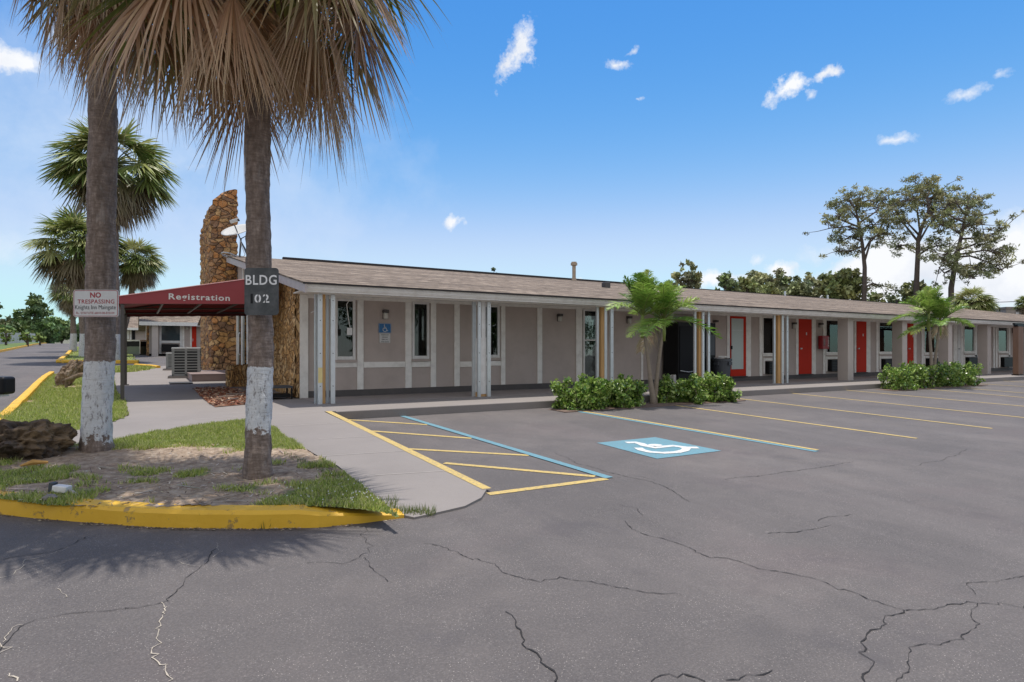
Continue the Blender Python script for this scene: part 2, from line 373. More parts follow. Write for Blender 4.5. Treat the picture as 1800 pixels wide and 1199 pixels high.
for L,w in (([(1098,916),(1110,930),(1150,945),(1200,958),(1253,982),(1280,982),(1330,1000),(1410,1014),(1475,1038),(1530,1055),(1590,1074)],.020),
 ([(1590,1074),(1640,1072),(1665,1062),(1700,1058),(1755,1060),(1800,1066)],.018),([(1590,1074),(1555,1082),(1556,1098),(1520,1122),(1510,1148),(1528,1175),(1520,1199)],.022),
 ([(1716,1060),(1716,1100),(1695,1125),(1650,1135),(1605,1137),(1592,1165),(1575,1199)],.014),([(1716,1045),(1700,1026),(1760,1020),(1800,1013)],.012),
 ([(745,955),(790,967),(830,984),(870,992),(925,1020),(950,1024),(985,1015),(1040,1023),(1100,1035),(1160,1044),(1200,1048)],.016),([(890,1075),(905,1100),(920,1128),(945,1150),(950,1165),(978,1185),(976,1199)],.024),
 ([(1000,808),(1040,822),(1100,838),(1150,850),(1175,860),(1212,882)],.022),([(1075,842),(1110,836),(1150,845)],.012),([(1090,888),(1115,892),(1130,906)],.014),
 ([(1275,843),(1350,835),(1420,825),(1500,812)],.020),([(1350,938),(1400,937),(1462,924)],.020),([(1435,915),(1495,905)],.018),([(1142,1199),(1190,1190),(1240,1199)],.03),([(1275,1197),(1310,1186),(1358,1179)],.02),
 ([(380,965),(350,1000),(290,1055),(282,1060)],.014),([(282,1060),(220,1070),(130,1078),(60,1092),(20,1120),(0,1150)],.014),([(0,985),(60,975),(110,965),(150,945)],.018),([(540,990),(600,992),(650,972),(660,960)],.012),
 ([(640,925),(632,942),(655,960)],.012),([(1610,820),(1680,800),(1700,790)],.014),([(975,796),(1000,808)],.014),([(640,980),(660,1005),(690,1025)],.010)):
    crack(mb,L,w*.34)
props(mb.build('asphalt_cracks',CRK),'dark hairline cracks wandering over the asphalt',None,None,'stuff')
mb=MB()
for L,w in (([(282,1060),(290,1080),(278,1105),(285,1130),(275,1150),(295,1170),(296,1199)],.022),([(0,1130),(15,1140),(0,1165)],.02),([(18,1185),(30,1199)],.03),([(0,1016),(25,1005),(45,985),(80,978),(120,962)],.014),([(380,955),(388,970),(375,980)],.012),
 ([(310,985),(330,993),(350,995)],.012),([(40,1098),(20,1110),(5,1130)],.018),([(100,1035),(115,1050)],.012)):
    crack(mb,L,w*.26,.022,.007)
props(mb.build('sandy_cracks',CRS),'pale sand filled cracks in the asphalt near the island',None,None,'stuff')
# ---------------- islands of grass
def turf(name, P, w, step, h, nbl, hb, cat_label, bw=.006, cols=((.34,.40,.07),(.46,.50,.14),(.22,.30,.05),(.50,.48,.22))):
    xs=[p[0] for p in P]; ysl=[p[1] for p in P]
    gx=np.arange(min(xs)-step,max(xs)+step,step); gy=np.arange(min(ysl)-step,max(ysl)+step,step)
    X,Y=np.meshgrid(gx,gy); cx=(X[:-1,:-1]+step/2); cy=(Y[:-1,:-1]+step/2); ins=inside(P,cx,cy)
    Z=np.array([h(y) for y in gy])[:,None]+np.zeros_like(X)
    nz=np.array([[noise.noise(Vector((x*1.3,y*1.3,3)))*.03+noise.noise(Vector((x*7,y*7,1)))*.010 for x in gx] for y in gy]) if step<.2 else 0
    Z=Z+nz; WV=w(X,Y)
    nx=len(gx); idx=np.argwhere(ins); used={}; m=MB(); vs=[];cs=[];fs=[]
    def vid(j,i):
        k=j*nx+i
        if k not in used:
            used[k]=len(vs); vs.append((X[j,i],Y[j,i],Z[j,i])); g=float(WV[j,i]); cs.append((g,g,g))
        return used[k]
    for j,i in idx: fs.append((vid(j,i),vid(j,i+1),vid(j+1,i+1),vid(j+1,i)))
    m.v=vs;m.c=cs;m.f=fs;m.m=[0]*len(fs)
    props(m.build(name+'_soil',TURF,smooth=True),None,None,None,'structure')
    # blades
    bx=rng.uniform(min(xs),max(xs),nbl*3); by=rng.uniform(min(ysl),max(ysl),nbl*3); k=inside(P,bx,by)
    bx,by=bx[k],by[k]; ww=w(bx,by)
    nn=np.array([noise.noise(Vector((x*4,y*4,9))) for x,y in zip(bx,by)]); k=(ww+nn*.7)>rng.uniform(.25,.8,len(bx)); bx,by,nn=bx[k][:nbl],by[k][:nbl],nn[k][:nbl]
    n=len(bx); a=rng.uniform(0,6.283,n); hh=hb*rng.uniform(.5,1.3,n)*(1+nn*.5); wd=bw*rng.uniform(.6,1.4,n); lean=rng.uniform(.1,.9,n)*hh; la=rng.uniform(0,6.283,n)
    z=np.array([h(y) for y in by])+np.array([noise.noise(Vector((x*1.3,y*1.3,3)))*.03 for x,y in zip(bx,by)])*(step<.2)-.004
    V=np.zeros((n,3,3)); V[:,0]=np.c_[bx-np.cos(a)*wd,by-np.sin(a)*wd,z]; V[:,1]=np.c_[bx+np.cos(a)*wd,by+np.sin(a)*wd,z]; V[:,2]=np.c_[bx+np.cos(la)*lean,by+np.sin(la)*lean,z+hh]
    ci=rng.integers(0,len(cols),n); cc=np.array(cols)[ci]*rng.uniform(.75,1.25,(n,1)); cc=np.repeat(cc,3,0)
    m=MB(); m.v=V.reshape(-1,3).tolist(); m.c=cc.tolist(); m.f=[(3*i,3*i+1,3*i+2) for i in range(n)]; m.m=[0]*n
    o=m.build(name+'_grass',GRASS); props(o,cat_label,'grass',None,'stuff'); return o
island=[G(u,v,zi) for u,v in ((-80,868),(0,877),(75,887),(175,889.5),(275,892.5),(425,890),(556,891),(610,893),(640,896),(672,900),(700,907))]+[G(u,v,zi) for u,v in ((678,888),(640,858),(594,820),(553,799),(497,765),(483,751),(433,740),(345,748),(262,760),(200,775),(150,782),(112,783),(60,790),(-80,800))]
def blob(X,Y,c,r):
    return np.exp(-(((X-c[0])/r)**2+((Y-c[1])/r)**2))
dirtspots=[(G(300,810,zi),.75),(G(400,830,zi),.8),(G(200,815,zi),.8),(G(440,855,zi),.7),(G(350,870,zi),.6),(G(100,800,zi),.5),(G(230,880,zi),.35),(G(510,800,zi),.40),(G(60,860,zi),.25),(G(550,840,zi),.35)]
grassspots=[(G(250,830,zi),.28),(G(350,830,zi),.20),(G(560,860,zi),.5),(G(620,875,zi),.4),(G(100,830,zi),.3),(G(480,815,zi),.12),(G(430,858,zi),.14)]
def wi(X,Y):
    w=np.ones_like(X)*.95
    for c,r in dirtspots: w=w-1.0*blob(X,Y,c,r)
    w=np.maximum(w,-.1)
    for c,r in grassspots: w=w+.75*blob(X,Y,c,r)
    return w
turf('island',island,wi,.035,zi,52000,.040,'grass tufts and bare sandy soil on the front island between the palms')
lawn=[G(u,v,zi) for u,v in ((-60,790),(-60,764),(20,764),(70,763),(142,755),(200,741),(226,730),(220,706),(205,690),(200,667),(198,655),(145,653),(78,661),(0,728),(-60,782))]
turf('lawn',lawn,lambda X,Y:np.ones_like(X)*.95-.6*blob(X,Y,G(115,680,zi),.7)-.8*blob(X,Y,G(45,705,zi),.25),.10,zi,52000,.050,'sunny green lawn between the drive kerb and the awning path',.008)
for nm,px,lab in (('verge',((100,637),(113,626.5),(128,621.5),(215,620.5),(238,631),(242,637)),'grass of the second island around the far palm trunks'),('strip',((196,655),(196,645),(240,643.5),(268,646.5),(262,650),(230,654)),'narrow strip of grass behind the awning posts')):
    turf(nm,[G(u,v,zi) for u,v in px],lambda X,Y:np.ones_like(X),.3,zi,5000,.07,lab,.02)
# kerbs
def kerb(name,L,h,w,ht,mat,label,inner=1,joints=True,taper=None):
    pts=[Vector(G(*p)) for p in L]; out=[]
    for i in range(len(pts)-1):
        k=max(1,int((pts[i+1]-pts[i]).length/.12))
        for j in range(k): out.append(pts[i].lerp(pts[i+1],j/k))
    out.append(pts[-1]); m=MB(); vs=[]; n=len(out); prof=[(0,-.05),(0.004,ht*.80),(0.03,ht),(w*.8,ht+.004),(w,ht-.01),(w,-.05)]
    s=0
    for i,p in enumerate(out):
        t=(out[min(i+1,n-1)]-out[max(i-1,0)]).normalized(); nrm=Vector((-t.y,t.x))*inner
        if i: s+=(out[i]-out[i-1]).length
        wob=noise.noise(Vector((s*1.1,0,5)))*.012
        tp=1 if not taper else min(1,(n-1-i)*.12/taper+.22)
        gap=joints and i%15==7
        for a,b in prof:
            b2=b*tp if b>0 else b
            if gap and b>0 and tp>=1: b2-=.008; a=a+.004
            e=p+nrm*(a+wob+noise.noise(Vector((s*6,b*9,1)))*.006); vs.append((e.x,e.y,zg(e.y)+b2+noise.noise(Vector((s*4,a*9,2)))*.004))
    k=len(prof); fs=[(i*k+j,i*k+j+1,(i+1)*k+j+1,(i+1)*k+j) for i in range(n-1) for j in range(k-1)]; fs.append(tuple(range(k))); fs.append(tuple(range((n-1)*k,n*k))[::-1])
    m.add(vs,fs); return props(m.build(name,mat),label,None,None,'structure')
kerb('yellow_kerb',[(-90,893),(0,905),(60,911),(130,917),(220,924),(292,928),(450,930),(561,927.5),(636,920),(711,911)],zg,.20,.135,YEL,'chipped yellow kerb round the front island',taper=.75)
kerb('yellow_kerb',[(-60,795),(0,737),(40,699),(72,668),(85,660)],zg,.16,.13,YEL,'yellow kerb along the drive side of the lawn',inner=-1)
kerb('yellow_kerb',[(128,622),(113,627),(98,638),(150,639),(242,639)],zg,.2,.15,YEL,'yellow kerb round the second island')
kerb('yellow_kerb',[(235,644.5),(262,646.5),(275,648.5)],zg,.15,.12,YEL,'yellow kerb at the end of the narrow grass strip',inner=1)
def kerbXY(name,P,mat,label,w=.2,ht=.15):
    m=MB()
    for a,b in zip(P,P[1:]):
        a=Vector(a);b=Vector(b);t=(b-a).normalized();s=Vector((-t.y,t.x))*w
        q=[a,b,b+s,a+s]; m.add([(p.x,p.y,zg(p.y)-.05) for p in q]+[(p.x,p.y,zg(p.y)+ht) for p in q],[(4,5,6,7),(0,1,5,4),(1,2,6,5),(2,3,7,6),(3,0,4,7)])
    return props(m.build(name,mat),label,None,None,'structure')
KP0=Vector(W(0,42.5)); KP1=Vector(W(60,69)); KPm=KP0-(KP1-KP0)*.9
kerbXY('yellow_kerb',[tuple(KPm),tuple(KP0),tuple(KP1),W(82,84)],YEL,'yellow kerb on the far side of the drive',.25)
sheet('far_verge',[W(-900,20),tuple(KPm),W(-2,42.5),W(58,69),W(80,84),W(60,99),W(-300,200),W(-1400,120)],zg,simple('far_grass',(.10,.15,.035),.95,.3,1.5),.15,label='grass verge beyond the drive')
sheet('far_field',[W(-900,98),W(60,99),W(230,97),W(1200,250),W(400,420),W(-900,420)],zg,simple('field',(.16,.17,.08),.95,.3,.2),.05,label='far ground beyond the drive')
# ================================================================= MOTEL BUILDING
WY=14.15; EY=12.2; GX=3.1; BX1=56.0; RY=24.0
ZEB,ZET=2.18,2.34; ZR=4.42; SL=(ZR-2.36)/(RY-12.05)
bld=thing('motel_building','long low taupe motel with red doors, brown shingle roof and stone end wall','motel',(GX,WY,0))
def u2x(u): return XW(u,WY)
WIN=[('w',588.5,624,522,632.5),('w',724,753.5,528,631),('w',849,877,533,629),('d',1024,1058.5,538,671),('r',1339,1371,553,623.5),('r',1450,1477,560,621.5),
     ('r',1543.5,1571,565,620.5),('r',1623,1650,570,621.5),('r',1693,1711.5,571,619.5),('r',1753,1770,573,619)]
ops=[]
for k,u0,u1,v0,v1 in WIN:
    x0,x1=u2x(u0),u2x(u1); um=(u0+u1)/2; zt=min(ZW(um,v0,WY),2.24); zb=ZW(um,v1,WY)
    ops.append((k,x0,x1,max(zb,.1),zt))
mb=MB(); x=GX; ZT=2.36
for k,x0,x1,z0,z1 in ops:
    mb.box(x,x0,WY,WY+.14,.15,ZT); mb.box(x0,x1,WY,WY+.14,.15,z0); mb.box(x0,x1,WY,WY+.14,z1,ZT); x=x1
mb.box(x,BX1,WY,WY+.14,.15,ZT)
mb.build('siding_wall',SIDING,bld)
mb=MB(); mb.box(GX-.01,BX1,WY-.006,WY+.15,-.1,.15); mb.build('base_band',BASE,bld)
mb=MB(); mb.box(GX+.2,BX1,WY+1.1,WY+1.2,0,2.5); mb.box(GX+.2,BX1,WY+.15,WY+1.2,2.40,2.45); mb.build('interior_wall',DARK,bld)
# roof: pitched shingle field, front and back
RX0=2.75
mb=MB(); t=.035
fe,re=(12.03,2.355),(36.0,2.355)
mb.add([(RX0-.05,fe[0],fe[1]),(BX1,fe[0],fe[1]),(BX1,RY,ZR),(RX0-.05,RY,ZR),(RX0-.05,re[0],re[1]),(BX1,re[0],re[1]),
        (RX0-.05,fe[0],fe[1]-t),(BX1,fe[0],fe[1]-t),(BX1,RY,ZR-t),(RX0-.05,RY,ZR-t),(RX0-.05,re[0],re[1]-t),(BX1,re[0],re[1]-t)],
       [(0,1,2,3),(3,2,5,4),(6,9,8,7),(9,10,11,8),(0,6,7,1),(0,3,9,6),(3,4,10,9),(1,7,8,2),(2,8,11,5),(4,5,11,10)])
roof=mb.build('roof',ROOF,bld)
mb=MB(); mb.box(XW(497,RY),XW(1100,RY),RY-.10,RY+.10,ZR-.02,ZR+.075); mb.box(XW(1100,RY)+.2,BX1,RY-.07,RY+.07,ZR-.02,ZR+.035); mb.build('ridge_cap',RIDGE,roof)
mb=MB(); mb.box(RX0-.05,BX1,12.02,12.10,2.322,2.352); mb.build('drip_edge',RIDGE,roof)
# gutter: stepped profile
mb=MB(); prof=[(12.08,2.33),(12.08,2.285),(12.10,2.27),(12.10,2.255),(12.13,2.215),(12.15,2.205),(12.15,2.185),(12.20,2.18),(12.26,2.18),(12.26,2.33)]
vs=[(x,y,z) for x in (RX0,BX1) for y,z in prof]; n=len(prof)
mb.add(vs,[(i,(i+1)%n,(i+1)%n+n,i+n) for i in range(n)]+[tuple(range(n)),tuple(range(n,2*n))[::-1]]); mb.build('gutter',GUTTER,bld)
mb=MB(); mb.box(RX0+.2,BX1,12.262,WY-.002,2.30,2.33); mb.build('soffit',TRIM,bld)
mb=MB(); mb.box(GX,BX1,WY-.02,WY-.002,2.22,2.298); mb.build('frieze_board',TRIM,bld)
mb=MB(); mb.box(GX,BX1,12.40,12.55,2.17,2.298); mb.build('porch_beam',TRIM,bld)
# rake boards on the gable end
def rakeZ(y): return 2.355+SL*(y-12.05)
mb=MB(); y0,y1=12.04,24.0
mb.add([(RX0-.03,y0,rakeZ(y0)-.20),(RX0-.03,y0,rakeZ(y0)-.035),(RX0-.03,y1,rakeZ(y1)-.045),(RX0-.03,y1,rakeZ(y1)-.24),
        (RX0+.012,y0,rakeZ(y0)-.20),(RX0+.012,y0,rakeZ(y0)-.035),(RX0+.012,y1,rakeZ(y1)-.045),(RX0+.012,y1,rakeZ(y1)-.24)],
       [(0,1,2,3),(7,6,5,4),(0,4,5,1),(1,5,6,2),(2,6,7,3),(3,7,4,0)]); mb.build('rake_board',FASC,bld)
mb=MB(); mb.add([(RX0+.01,12.3,rakeZ(12.3)-.19),(GX,12.3,rakeZ(12.3)-.19),(GX,24,rakeZ(24)-.2),(RX0+.01,24,rakeZ(24)-.2),(RX0+.01,12.3,rakeZ(12.3)-.17),(GX,12.3,rakeZ(12.3)-.17),(GX,24,rakeZ(24)-.18),(RX0+.01,24,rakeZ(24)-.18)],
       [(0,1,2,3),(7,6,5,4),(0,4,5,1),(2,6,7,3)]); mb.build('rake_soffit',TRIM,bld)
# gable wall
def gable(mb,ya,yb,x0,x1,zb=None,zt=None):
    vs=[]
    for y in (ya,yb):
        for x in (x0,x1):
            vs += [(x,y,(zb if zb is not None else zc(y)-.1)),(x,y,zt if zt is not None else rakeZ(y)-.19)]
    mb.add(vs,[(0,1,3,2),(4,6,7,5),(0,4,5,1),(2,3,7,6),(0,2,6,4),(1,5,7,3)])
mb=MB(); gable(mb,WY+.14,19.0,GX,GX+.15); gable(mb,19.0,24.2,GX,GX+.15,zb=2.75); mb.build('gable_wall',SIDING,bld)
for y in (19.0,20.0,21.2,22.6,24.2): mb=MB(); gable(mb,y,y+.1,GX-.03,GX-.001,zb=2.75); mb.build('gable_batten',TRIM,bld)
# rough stone veneer on the gable end (displaced sheet)
def stonewall(ya,yb,x,ztop,zbot,step,amp,name,parent,mat,face=-1,scale=7,zs=.45,seed=0):
    m=MB(); ny=max(2,int((yb-ya)/step)); vs=[]; 
    zmx=max(ztop(ya),ztop(yb)); nz=int((zmx-zbot)/step)
    for i in range(ny+1):
        y=ya+(yb-ya)*i/ny
        for k in range(nz+1):
            z=zbot+(ztop(y)-zbot)*k/nz
            d=noise.voronoi(Vector((y*scale,z*scale*zs,seed)))[0]; e=min(.35,(d[1]-d[0]))/.35
            a=amp*(e-.3)+noise.noise(Vector((y*15,z*8,seed+4)))*amp*.6
            if i in(0,ny) or k==0: a-=amp*.3
            vs.append((x+face*a,y,z))
    fs=[(i*(nz+1)+k,(i+1)*(nz+1)+k,(i+1)*(nz+1)+k+1,i*(nz+1)+k+1) for i in range(ny) for k in range(nz)]
    b=len(vs)
    m.add(vs,fs)
    m.box(x+.02,x+.10,ya,yb,zbot,min(ztop(ya),ztop(yb))-.02)
    return m.build(name,mat,parent)
stonewall(WY-.02,18.6,GX-.11,lambda y:rakeZ(y)-.20,0.02,.045,.05,'stone_veneer',bld,STONE_V)
stonewall(24.25,30,GX-.13,lambda y:rakeZ(24)-.2,.2,.09,.06,'stone_veneer',bld,STONE_P,scale=3,zs=1)
mb=MB(); mb.box(GX-.02,GX+.16,WY-.035,WY-.004,0.0,2.295); mb.build('corner_post',TRIM,bld)
# storefront door
sf=MB()
zf=zc(19)
for y in (19.0,20.25,21.5,22.75,24.0): sf.box(GX-.05,GX+.05,y,y+.12,zf,2.75)
sf.box(GX-.045,GX+.045,19.12,24.0,2.65,2.745); sf.box(GX-.045,GX+.045,19.12,24.0,zf,zf+.15)
sf=sf.build('storefront_frame',TRIM,bld)
mb=MB(); mb.box(GX-.005,GX+.005,19.12,24.0,zf+.15,2.65); mb.build('glass_pane',GLASS,sf)
mb=MB(); mb.tube([(GX-.12,22.6,.9),(GX-.16,22.6,.95),(GX-.16,22.6,1.6),(GX-.12,22.6,1.65)],.022,8); mb.build('handle',WHITE,sf)
mb=MB(); mb.box(GX+1.5,GX+1.6,18.5,26,0,3); mb.build('interior_wall',simple('lobby_wall',(.10,.055,.03),.8),bld)
# trims on the facade (photo survey in columns of the wall plane)
def trim(u0,u1,z0=.15,z1=2.218,y=.03,name='trim_board',mat=None):
    m=MB(); m.box(u2x(u0),u2x(u1),WY-y,WY-.001,z0,z1); return bevel(m.build(name,mat or TRIM,bld),.004,1)
for a,b in ((528.5,540.5),(627.5,638.5),(712,723),(756.5,766),(798,807.5),(880,887.5),(944,952.3),(1012,1022.5),(1126,1129.6),(1178,1184),(1277,1282),(1310.5,1319),(1334,1339),(1398.5,1402.5),(1426,1433),(1446,1450),
            (1501,1504),(1522,1529),(1539.5,1543.2),(1590,1593.5),(1605,1610),(1619,1622.7),(1651,1654),(1675,1682),(1688,1692.5),(1713,1716.5),(1745,1748),(1749.5,1752.5),(1772,1775),(1782,1784.5),(1800,1803)): trim(a,b)
zband=lambda u:(ZW(u,646,WY),ZW(u,635.5,WY))
for a,b,va,vb in ((588.5,627,646,635.5),(638.8,711.8,646,636),(723.2,756.2,645,635.5),(807.8,838,645,635.5),(849,879.8,643,634.5),(1262,1276.8,630,625.6)):
    um=(a+b)/2; trim(a+.2,b-.2,ZW(um,va,WY),ZW(um,vb,WY),y=.029)
trim(588.5,592,1.95,1.96)
# windows
for idx,(k,x0,x1,z0,z1) in enumerate(ops):
    m=MB(); w=.055 if k!='r' else .04; a,b=WY-.045,WY+.05
    m.box(x0,x0+w,a,b,z0,z1); m.box(x1-w,x1,a,b,z0,z1); m.box(x0+w,x1-w,a,b,z1-w,z1); m.box(x0+w,x1-w,a,b,z0,z0+w*1.4)
    if k=='d': zm=ZW(1040,598,WY); m.box(x0+w,x1-w,a+.01,b-.01,zm-.02,zm+.02)
    f=m.build('window' if k!='d' else 'glass_door',TRIM if k=='r' else WHITE,bld); bevel(f,.004,1)
    if k!='d': m=MB(); m.box(x0-.02,x1+.03,WY-.075,WY-.002,z0-.055,z0-.004); m.build('sill',SIDING if k=='w' else TRIM,f)
    m=MB(); m.box(x0+w,x1-w,WY-.004,WY+.004,z0+w*1.4,z1-w); m.build('pane',GLASS,f)
    if k=='r':
        m=MB(); n=46; vs=[]
        for i in range(n+1):
            xx=x0+(x1-x0)*i/n; vs+=[(xx,WY+.10+.018*math.sin(i*1.55),z0),(xx,WY+.10+.018*math.sin(i*1.55),z1)]
        m.add(vs,[(2*i,2*i+2,2*i+3,2*i+1) for i in range(n) if not (idx in(6,7,8) and i<n*.45)]); m.build('curtain',CURT,f)
    if k=='d':
        for (a_,b_,c_,d_,cm) in ((1035,1049,551,566,PW),(1036,1046,567,577,None),(1032,1054,579,596,PW),(1025,1030,580,588,PW),(1025,1031,590,596,PW)):
            m=MB(); m.box(u2x(a_),u2x(b_),WY+.012,WY+.016,ZW(1040,d_,WY),ZW(1040,c_,WY)); m.build('paper_notice',cm or simple('green_paper',(.02,.35,.20),.6),f)
# air conditioners below room windows
for i,(u0,u1,v0,v1) in enumerate(((1345,1371,635,657),(1455,1477,632,652.5),(1549,1572,631,649),(1627,1650,630,648),(1697,1717,628,645.5),(1759,1776,628,645))):
    x0,x1=u2x(u0),u2x(u1); z0,z1=max(.17,ZW((u0+u1)/2,v1,WY)),ZW((u0+u1)/2,v0,WY)
    m=MB(); m.box(x0,x1,WY-.16,WY-.001,z0,z1); b=bevel(m.build('wall_air_conditioner',BLACK,bld),.012)
    m=MB()
    for q in range(7): zz_=z0+.04+(z1-z0-.08)*q/6; m.box(x0+.04,x1-.04,WY-.168,WY-.16,zz_-.008,zz_+.008)
    m.build('grille',CHAR,b)
    trim(u0-4,u0-1.5,z0,z1+.12,y=.028); m=MB(); m.box(x0-.05,x1+.04,WY-.03,WY-.0015,z1+.02,z1+.11); m.build('trim_board',TRIM,bld)
# doors
def door(u0,u1,v0,v1,storm=False,mat=RED,lab=None):
    x0,x1=u2x(u0),u2x(u1); z0,z1=.17,2.215
    m=MB(); m.box(x0,x1,WY-.035,WY-.002,z0,z1); d=bevel(m.build('door',mat,bld,label=lab),.006,1)
    m=MB(); m.box(x0-.03,x1+.03,WY-.09,WY-.0025,.151,.169); m.build('threshold',DGREY,d)
    if storm:
        xa,xb=x0+.03,u2x(1304.6); m=MB(); m.box(xa,xb,WY-.05,WY-.036,ZW(1290,649,WY),ZW(1290,560,WY)); m.build('storm_panel',simple('pale_panel',(.50,.56,.54),.3,.03,2),d)
        zz_=ZW(1290,580,WY); m=MB(); m.box(xa+.03,xb-.02,WY-.056,WY-.050,zz_-.02,zz_); m.build('glazing_bar',GALV,d)
        m=MB(); m.box(x0-.02,x0+.03,WY-.09,WY-.05,ZW(1284,614,WY),ZW(1284,608,WY)); m.build('handle',BLACK,d)
    else:
        m=MB(); m.cyl((x0+.08,WY-.10,1.12),(x0+.08,WY-.03,1.12),.028,n=10); m.build('handle',GALV,d)
        m=MB(); m.box(x0+.42,x0+.48,WY-.040,WY-.036,1.62,1.72); m.build('room_number_plate',WHITE,d)
    return d
door(1283,1310,553,656,True,lab='red door frame with pale storm panel')
door(1403,1425.5,559,655); door(1504.5,1521.6,563,651); door(1594,1604.5,567,648); door(1682.5,1687.5,570,646,mat=WHITE,lab='white door')
# wall lamps
LAMPG=simple('lamp_glass',(.55,.53,.48),.4,.05)
for u,v0,v1 in ((676,545,561),(981.5,552,565),(1103.5,556,569),(1255,563,567.5),(1393,567,578),(1440,568,576),(1779.5,577,586)):
    x=u2x(u); z0,z1=ZW(u,v1,WY),ZW(u,v0,WY); m=MB(); m.box(x-.062,x+.062,WY-.15,WY-.001,z1-.07,z1); m.box(x-.05,x+.05,WY-.03,WY-.0015,z0,z1-.07)
    l=bevel(m.build('wall_lamp',DGREY,bld),.01)
    if v1-v0>6: m=MB(); m.box(x-.046,x+.046,WY-.125,WY-.032,z0,z1-.071); bevel(m.build('lamp_shade',LAMPG,l),.015)
# stucco piers
for i,u in enumerate((1490.7,1586.2,1667,1736,1801,1860)):
    x=XW(u,12.42); m=MB(); m.box(x,x+.34,12.42,12.80,-.02,2.168); bevel(m.build('pier',STUCCO,bld),.012)
# temporary props under the eave: timber with steel channels
def channel(m,x,y,w=.10,dp=.05,z0=0.0,z1=2.175,face=-1):
    t=.006
    m.box(x-w/2,x+w/2,y,y+t,z0,z1); m.box(x-w/2,x-w/2+t,y+t,y+dp,z0,z1); m.box(x+w/2-t,x+w/2,y+t,y+dp,z0,z1)
HOLE=simple('bolt_hole',(.02,.02,.02),.8)
def holes(parent,x,y,zs,w=.012):
    m=MB()
    for z in zs: m.cyl((x,y-.002,z),(x,y+.003,z),w,n=8)
    m.build('bolt_hole',HOLE,parent)
groups=[(566,572,[(555.5,.05,12.52),(563,.085,12.40),(576.5,.05,12.55),(585.5,.085,12.40)],WOOD),(846,855,[(834,.085,12.55),(843,.07,12.40),(860,.085,12.40)],WHITE),
        (1057,1062.5,[(1051,.075,12.5),(1065,.085,12.45),(1076,.095,12.40)],WOOD),(1229,1234.5,[(1222.5,.075,12.5),(1236.5,.08,12.40),(1246.5,.085,12.42)],WOOD),(1368,1374.5,[(1362,.08,12.5),(1376.3,.085,12.40),(1384.5,.09,12.42)],WOOD)]
for gi,(ua,ub,chs,wm) in enumerate(groups):
    xa,xb=XW(ua,12.46),XW(ub,12.46); m=MB()
    if wm is WHITE:
        m.box(xa,xb,12.47,12.60,.06,1.35); m.box(xa+.015,xb-.01,12.475,12.595,1.35,2.17); p=m.build('support_post',WHITE,bld,label='white wrapped support post')
        q=MB(); q.box(xa-.05,xb+.04,12.48,12.66,0,.055); q.box(xa-.10,xa-.002,12.50,12.62,.0,.10); q.build('wood_block',WOOD,p)
        q=MB(); q.box(xa-.10,xa-.004,12.50,12.58,.11,1.33); q.build('white_board',WHITE,p)
    else:
        m.box(xa,xb,12.46,12.55,.004,2.17); p=m.build('support_post',WOOD,bld,label='raw timber support post between steel channels')
    for (u,w,y) in chs:
        x=XW(u,y); q=MB(); channel(q,x,y,w); c=q.build('steel_channel',GALV,p)
        if y<12.43: holes(p,x,y,[.35,1.0,1.65,2.05],.010)
    if gi==0:
        x=XW(563,12.395); q=MB(); q.box(x-.04,x+.04,12.392,12.396,.42,.72); q.build('yellow_sticker',simple('sticker',(.75,.62,.28),.6),p)
# loose cable and junction box by first window
x=u2x(604); m=MB(); pts=[(x+.16,WY-.5,2.27),(x+.02,WY-.45,2.22),(x-.06,WY-.45,2.08),(x-.02,WY-.45,1.75),(x+.02,WY-.45,1.55)]; m.tube(pts,.010,6)
jb=m.build('loose_cable',WHITE,bld); m=MB(); m.box(x-.05,x+.06,WY-.48,WY-.43,1.40,1.56); bevel(m.build('junction_box',WHITE,jb),.008)
m=MB(); m.tube([(u2x(541),WY-.3,1.88),(u2x(548),WY-.8,1.95),(XW(556,12.5),12.6,2.12)],.008,6); m.build('loose_cable',WHITE,bld)
# vents through the roof
def onroof(u,v,extra=0):       # solve where the sight line meets the front slope
    lo,hi=12.1,RY
    for _ in range(50):
        y=(lo+hi)/2; z=ZW(u,v,y)
        if z>rakeZ(y): lo=y
        else: hi=y
    return XW(u,y),y,rakeZ(y)
TANP=simple('tan_vent_paint',(.42,.33,.24),.7,.1,6)
x,y=XW(1009,RY-.5),RY-.5; z=rakeZ(y); d=x*ST+y*CT; k=d/F
m=MB(); m.cyl((x,y,z-.05),(x,y,z+27*k),3.2*k,n=20); vp=m.build('flue_pipe',TANP,bld)
m=MB(); m.cyl((x,y,z+27*k),(x,y,z+31*k),5.8*k,n=20); m.cyl((x,y,z+31*k),(x,y,z+33*k),4.6*k,n=20); m.build('flue_cap',TANP,vp)
m=MB(); m.cyl((x,y,z-.08),(x,y,z+.14),5.2*k,3.5*k,n=20); m.build('flashing',TANP,vp)
for u,v in ((1066,506),):
    x,y,z=onroof(u,v); m=MB(); m.box(x-.12,x+.12,y-.1,y+.15,z-.05,z+.20); bevel(m.build('roof_vent',DGREY,bld),.02)
for u,hgt in ((1380,.28),(1455,.25),(1576,.30),(1757,.35)):
    x=XW(u,RY-.4); z=rakeZ(RY-.4); m=MB(); m.cyl((x,RY-.4,z-.05),(x,RY-.4,z+hgt),.055,n=12); m.build('plumbing_vent',RIDGE if u>1500 else GALV,bld)

